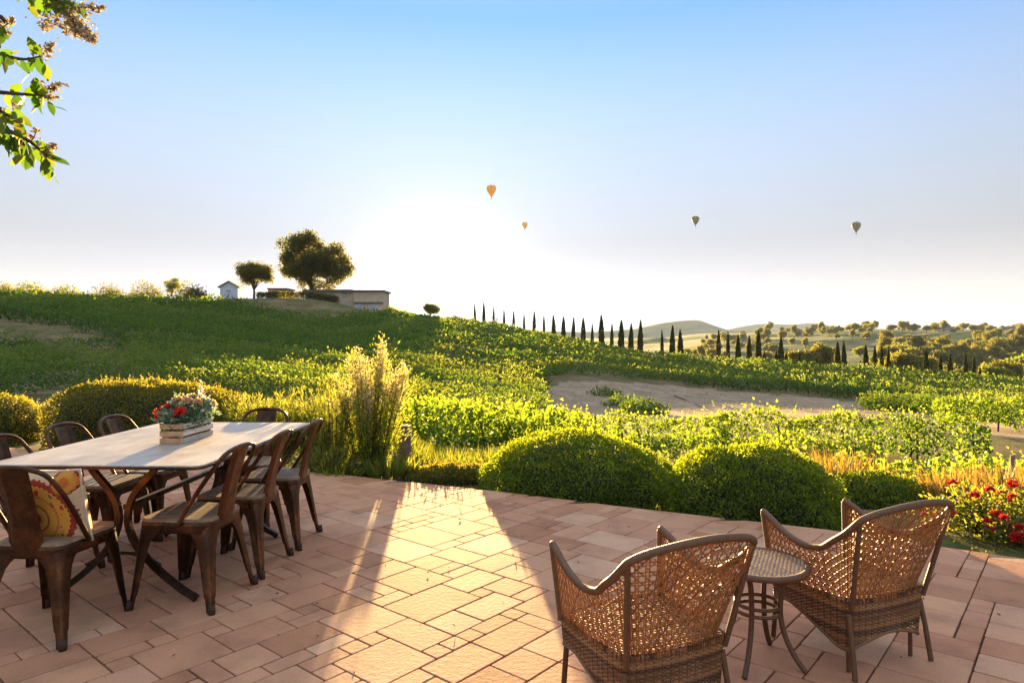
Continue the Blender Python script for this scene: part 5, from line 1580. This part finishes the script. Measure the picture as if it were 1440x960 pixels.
st = empty('wicker_side_table', (1.055, 2.93, 0), R(20), 'small round wicker table between the two cane armchairs', 'side table')
def side_table():
    Rr, ZT = .197, .425
    rb = Ribbons(); rng = np.random.default_rng(9)
    k = 0
    for xx in np.arange(-Rr + .006, Rr, .0112):
        h_ = math.sqrt(max(0, Rr * Rr - xx * xx)) - .003
        if h_ < .01: continue
        t = np.arange(-h_, h_ + .001, .0055); ph = np.where((np.floor((t + 1) / .0112).astype(int) + k) % 2 == 0, 1, -1) * .0016
        rb.add(np.stack([np.full(len(t), xx), t, ZT + ph], 1), np.tile([0, 0, 1.], (len(t), 1)), .0105, .0032, rng.uniform(.45, 1)); k += 1
    for yy in np.arange(-Rr + .006, Rr, .0112):
        h_ = math.sqrt(max(0, Rr * Rr - yy * yy)) - .003
        if h_ < .01: continue
        t = np.linspace(-h_, h_, 12)
        rb.add(np.stack([t, np.full(len(t), yy), np.full(len(t), ZT - .0006)], 1), np.tile([0, 0, 1.], (len(t), 1)), .005, .003, rng.uniform(.2, .6))
    rb.build('tabletop', wicker_mat('table_weave', [(0, (.22, .125, .06)), (.5, (.34, .205, .105)), (1, (.45, .30, .17))], .42), st)
    b = MB(); b.lathe([(0.0, ZT - .014), (Rr - .004, ZT - .014), (Rr - .004, ZT - .006), (0, ZT - .006)], 40); b.build('top_board', M_TWIG, st)
    a = np.linspace(0, 2 * PI, 180); b = MB(); wrapped_tube(b, np.stack([np.cos(a) * Rr, np.sin(a) * Rr, np.full(180, ZT - .008)], 1), .014, 9); b.build('rim', M_WRAP, st, True)
    for k in range(4):
        a = k * PI / 2 + R(35); c, s = math.cos(a), math.sin(a)
        P = bez([(c * r, s * r, z) for r, z in ((.150, ZT - .02), (.112, .36), (.095, .29), (.093, .22), (.110, .14), (.150, .06), (.196, .003))], 8)
        b = MB(); wrapped_tube(b, P, .0115, 8); b.build('leg', M_LEGW, st, True)
    for z in (.252, .222):
        a = np.linspace(0, 2 * PI, 60); b = MB(); wrapped_tube(b, np.stack([np.cos(a) * .093, np.sin(a) * .093, np.full(60, z)], 1), .008, 7); b.build('ring_stretcher', M_LEGW, st, True)
side_table()
# ------------------------------------------------------------------ balloons, the branch overhead, bits on the paving
def balloon_mat(name, stops, n):
    t = NT(name); v = t.coord('Object'); sp = t.n('ShaderNodeSeparateXYZ'); t.l(v, sp.inputs[0])
    th = t.math('ARCTAN2', sp.outputs['Y'], sp.outputs['X'])
    f = t.math('FRACT', t.math('MULTIPLY', t.math('ADD', th, 7.0), n / (2 * PI)))
    c = t.ramp(f, stops, 'CONSTANT')
    p = t.principled(c, .6, 0, None, .2); tr = t.n('ShaderNodeBsdfTranslucent'); t.l(c, tr.inputs['Color'])
    mx = t.n('ShaderNodeMixShader'); mx.inputs[0].default_value = .4; t.l(p, mx.inputs[1]); t.l(tr.outputs[0], mx.inputs[2])
    return t.done(mx.outputs[0])
M_BASKET = plain_mat('basket_cane', (.12, .08, .05), .9)
BM = [balloon_mat('orange_envelope', [(0, (.70, .45, .05)), (.5, (.45, .22, .03)), (.62, (.75, .5, .08))], 8), balloon_mat('amber_envelope', [(0, (.7, .5, .1)), (.6, (.6, .4, .08))], 8),
      balloon_mat('green_envelope', [(0, (.10, .14, .06)), (.5, (.17, .17, .06)), (.75, (.06, .09, .06))], 6), balloon_mat('dark_envelope', [(0, (.05, .09, .14)), (.4, (.22, .10, .05)), (.7, (.10, .13, .06))], 8)]
def balloon(px, py, wpx, Y, mat, label):
    D = wpx / 960 * Y; x = X_of(px, Y); z = place_h(px, Y, py)
    root = empty('hot_air_balloon', (x, Y, z), .3, label, 'hot air balloon')
    prof = [(.05, -.66), (.09, -.60), (.19, -.46), (.31, -.28), (.41, -.10), (.475, .06), (.50, .20), (.485, .33), (.42, .44), (.31, .52), (.17, .565), (0, .58)]
    rows = []
    for r, q in prof:
        row = []
        for k in range(49):
            a = 2 * PI * k / 48; bul = 1 + .025 * abs(math.sin(a * 8)) * (r > .1)
            row.append((math.cos(a) * r * D * bul, math.sin(a) * r * D * bul, q * D))
        rows.append(row)
    b = MB(); b.grid(rows); b.build('envelope', mat, root, True)
    b = MB(); b.lathe([(.052 * D, -.66 * D), (.06 * D, -.72 * D), (.058 * D, -.72 * D), (.05 * D, -.66 * D)], 16); b.build('skirt', mat, root, True)
    b = MB(); b.bbox((0, 0, -.90 * D), (.085 * D, .085 * D, .075 * D), .01 * D); b.build('basket', M_BASKET, root)
    for sx in (-1, 1):
        for sy in (-1, 1):
            b = MB(); b.tube([(sx * .038 * D, sy * .038 * D, -.865 * D), (sx * .045 * D, sy * .045 * D, -.69 * D)], .006 * D, 4); b.build('cable', M_BASKET, root)
balloon(691, 268, 13.5, 1100, BM[0], 'orange striped hot air balloon, highest and largest in the sky')
balloon(738, 317, 8.0, 1500, BM[1], 'small amber hot air balloon, lower and smaller than the striped orange one')
balloon(978, 310, 10.5, 1300, BM[2], 'olive green hot air balloon right of the middle of the sky')
balloon(1204, 319, 12, 1200, BM[3], 'dark blue and rust hot air balloon farthest right in the sky')

M_MYRTLE = leaf_mat('bright_leaf', [(.04, .09, .012), (.06, .13, .016), (.09, .16, .02), (.15, .17, .025)], .38, [(.08, .20, .01), (.13, .28, .012), (.2, .34, .016), (.34, .36, .03)])
M_BUD = leaf_mat('cream_blossom', [(.12, .08, .04), (.42, .34, .20), (.52, .46, .32), (.60, .56, .42)], .25, [(.2, .12, .05), (.42, .34, .2), (.5, .44, .3), (.6, .54, .4)])
def overhanging():
    """a flowering tree whose trunk stands just left of the view"""
    tx, ty = -3.9, 2.6
    root = empty('flowering_tree', (tx, ty, -.02), 0, 'leafy branches with cream blossom hanging into the top left corner', 'tree')
    b = MB(); b.tube([(0, 0, -.2), (.03, .05, .9), (.12, .02, 1.9), (.25, 0, 2.6)], [.09, .075, .06, .045], 9)
    b.tube([(.12, .02, 1.8), (-.3, .2, 2.4), (-.6, .3, 3.0)], [.05, .04, .02], 8); b.tube([(.25, 0, 2.6), (.5, -.1, 3.0), (.9, -.25, 3.2)], [.04, .03, .018], 8)
    b.build('trunk', M_BARK, root, True)
    rng = np.random.default_rng(17)
    def loc(px, py, Y): return np.array([X_of(px, Y) - tx, Y - ty, place_h(px, Y, py * .96 - 3) + .02])
    def leafy(b_, pts, n, side=.0, size=.05, hang=.5, first=.15):
        P = np.array([tuple(p) for p in bez(pts, 10)]); t = np.linspace(first, 1, n); i = (t * (len(P) - 1)).astype(int)
        tan = np.gradient(P, axis=0)[i]; tan /= np.linalg.norm(tan, axis=1, keepdims=True)
        sd = np.where(np.arange(n) % 2 == 0, 1, -1)[:, None]
        up = np.array([0, 0, 1.]); s_ = np.cross(tan, np.tile([0, 1., 0], (n, 1)))
        D = tan * .45 + s_ * sd * .8 + np.array([0, 0, -hang]) + rng.normal(size=(n, 3)) * .35
        return P[i], D, size * rng.uniform(.75, 1.3, n)
    def leaves_mesh(parent, C, D, L, ratio=.52):
        """rounder leaves: each an eight-point blade with a fold"""
        n = len(C); D = D / np.linalg.norm(D, axis=1, keepdims=True); N = rng.normal(size=(n, 3)) * .8 + [0, -.7, .5]
        S = np.cross(D, N); S /= np.linalg.norm(S, axis=1, keepdims=True); U = np.cross(S, D)
        us = [(.0, 0), (.18, .30), (.42, .5), (.68, .42), (.88, .2), (1.0, 0)]
        V = []; 
        for (a, w_) in us: V.append(C + D * (L * a)[:, None] - U * (L * .16 * a * a)[:, None])
        for (a, w_) in us[1:-1]:
            V.append(C + D * (L * a)[:, None] - U * (L * (.16 * a * a - .10 * w_))[:, None] + S * (L * ratio * w_)[:, None])
        for (a, w_) in us[1:-1]:
            V.append(C + D * (L * a)[:, None] - U * (L * (.16 * a * a - .10 * w_))[:, None] - S * (L * ratio * w_)[:, None])
        V = np.stack(V, 1); k = V.shape[1]; base = np.arange(n)[:, None] * k
        quads = []; tris = []
        for o, flip in ((6, False), (10, True)):
            tris += [[0, 1, o] if flip else [0, o, 1], [4, 5, o + 3] if flip else [4, o + 3, 5]]
            for j in range(3):
                q = [1 + j, o + j, o + j + 1, 2 + j]; quads.append(q[::-1] if flip else q)
        T = np.concatenate([base + np.array(x) for x in tris], 1).reshape(-1); Q = np.concatenate([base + np.array(x) for x in quads], 1).reshape(-1)
        sizes = np.concatenate([np.full(n * 4, 3), np.full(n * 6, 4)])
        rn = rng.random(n)
        return mesh_np('leaves', V.reshape(-1, 3), np.concatenate([T, Q]), sizes, M_MYRTLE, parent, True, {'rnd': ('FACE', np.concatenate([np.repeat(rn, 4), np.repeat(rn, 6)]))})
    def panicle(parent, p0, p1, n, r):
        t = rng.random(n) ** .8; C = np.asarray(p0) + (np.asarray(p1) - np.asarray(p0)) * t[:, None] + rng.normal(size=(n, 3)) * (r * (1.1 - t))[:, None]
        leaf_cloud('blossom', C, rng.normal(size=(n, 3)), .013 * rng.uniform(.5, 1.4, n), .012, M_BUD, parent, .35)
        return C
    start = np.array([.25, 0, 2.6])
    specs = [  # sprays: points of the twig in the view, leaves, blossom tips
        ([(-40, 55), (-8, 80), (30, 90), (58, 86)], 15, [((55, 86), (76, 68), 70, .012)], 2.0),
        ([(-60, 130), (-5, 138), (40, 142), (62, 143)], 16, [((58, 140), (88, 126), 60, .011), ((64, 146), (84, 147), 16, .006), ((56, 136), (58, 124), 12, .006)], 2.0),
        ([(-60, 165), (-5, 188), (35, 206), (60, 226), (70, 236)], 20, [((60, 225), (78, 217), 36, .010), ((48, 205), (52, 192), 18, .008)], 1.95),
        ([(-60, 195), (0, 200), (25, 208), (45, 226)], 18, [((28, 206), (30, 203), 10, .008)], 2.05),
        ([(-30, 20), (-6, 46), (6, 42)], 6, [((2, 44), (20, 33), 40, .010), ((4, 48), (12, 52), 12, .006)], 2.0),
        ([(-40, 150), (-10, 160), (10, 172), (22, 178)], 10, [((18, 160), (20, 158), 12, .010)], 1.9),
        ([(-20, -60), (15, -25), (50, -4), (75, 2), (98, 5)], 22, [((72, 10), (134, 64), 420, .032), ((85, 12), (146, 16), 130, .016), ((72, 26), (60, 46), 60, .016), ((95, 20), (110, 52), 200, .028)], 2.1),
    ]
    for (pp, nl, tips, Y) in specs:
        pts = [loc(px, py, Y + rng.normal() * .03) for px, py in pp]
        br = MB(); link_pts = [start, (start + pts[0]) / 2 + np.array([0, 0, .12]), pts[0]]
        P = [tuple(q) for q in bez([tuple(q) for q in link_pts + pts[1:]], 8)]
        br.tube(P, [lerp(.014, .0018, i / (len(P) - 1)) for i in range(len(P))], 6)
        for (a, b_, n, r) in tips:
            q0, q1 = Vector(loc(*a, Y)), Vector(loc(*b_, Y)); near_ = min((Vector(p_) for p_ in P), key=lambda p_: (p_ - q0).length)
            br.tube([near_, q0, q0.lerp(q1, .6), q1], [.0022, .002, .0015, .0008], 4, False)
        bo = br.build('branch', M_BARK, root, True)
        C, D, L = leafy(br, pts, nl, hang=.7); Ps = np.array([tuple(q) for q in bez(pts, 10)])
        # second set on side twigs
        k = rng.choice(len(Ps), nl); C2 = Ps[k] + np.clip(rng.normal(size=(nl, 3)) * .016, -.022, .022) + [0, 0, -.012]
        leaves_mesh(bo, np.concatenate([C, C2]), np.concatenate([D, rng.normal(size=(nl, 3)) * .6 + [.2, 0, -.7]]), np.concatenate([L, L * .8]))
        for (a, b_, n, r) in tips: panicle(bo, loc(*a, Y), loc(*b_, Y), n, r)
overhanging()

# litter on the paving
n = 90; x = RNG.uniform(-2.6, 2.6, n); y = RNG.uniform(2.2, 6.0, n); k = y < edge_y(x) - .1
tag(leaf_cloud('paving_litter', np.stack([x[k], y[k], np.full(k.sum(), .004)], 1), rand_dirs(k.sum(), (0, 0, .1)), RNG.uniform(.008, .03, k.sum()), .008, M_TWIG, None, .2), 'bits of leaf and twig scattered on the paving', 'leaf litter', kind='stuff')
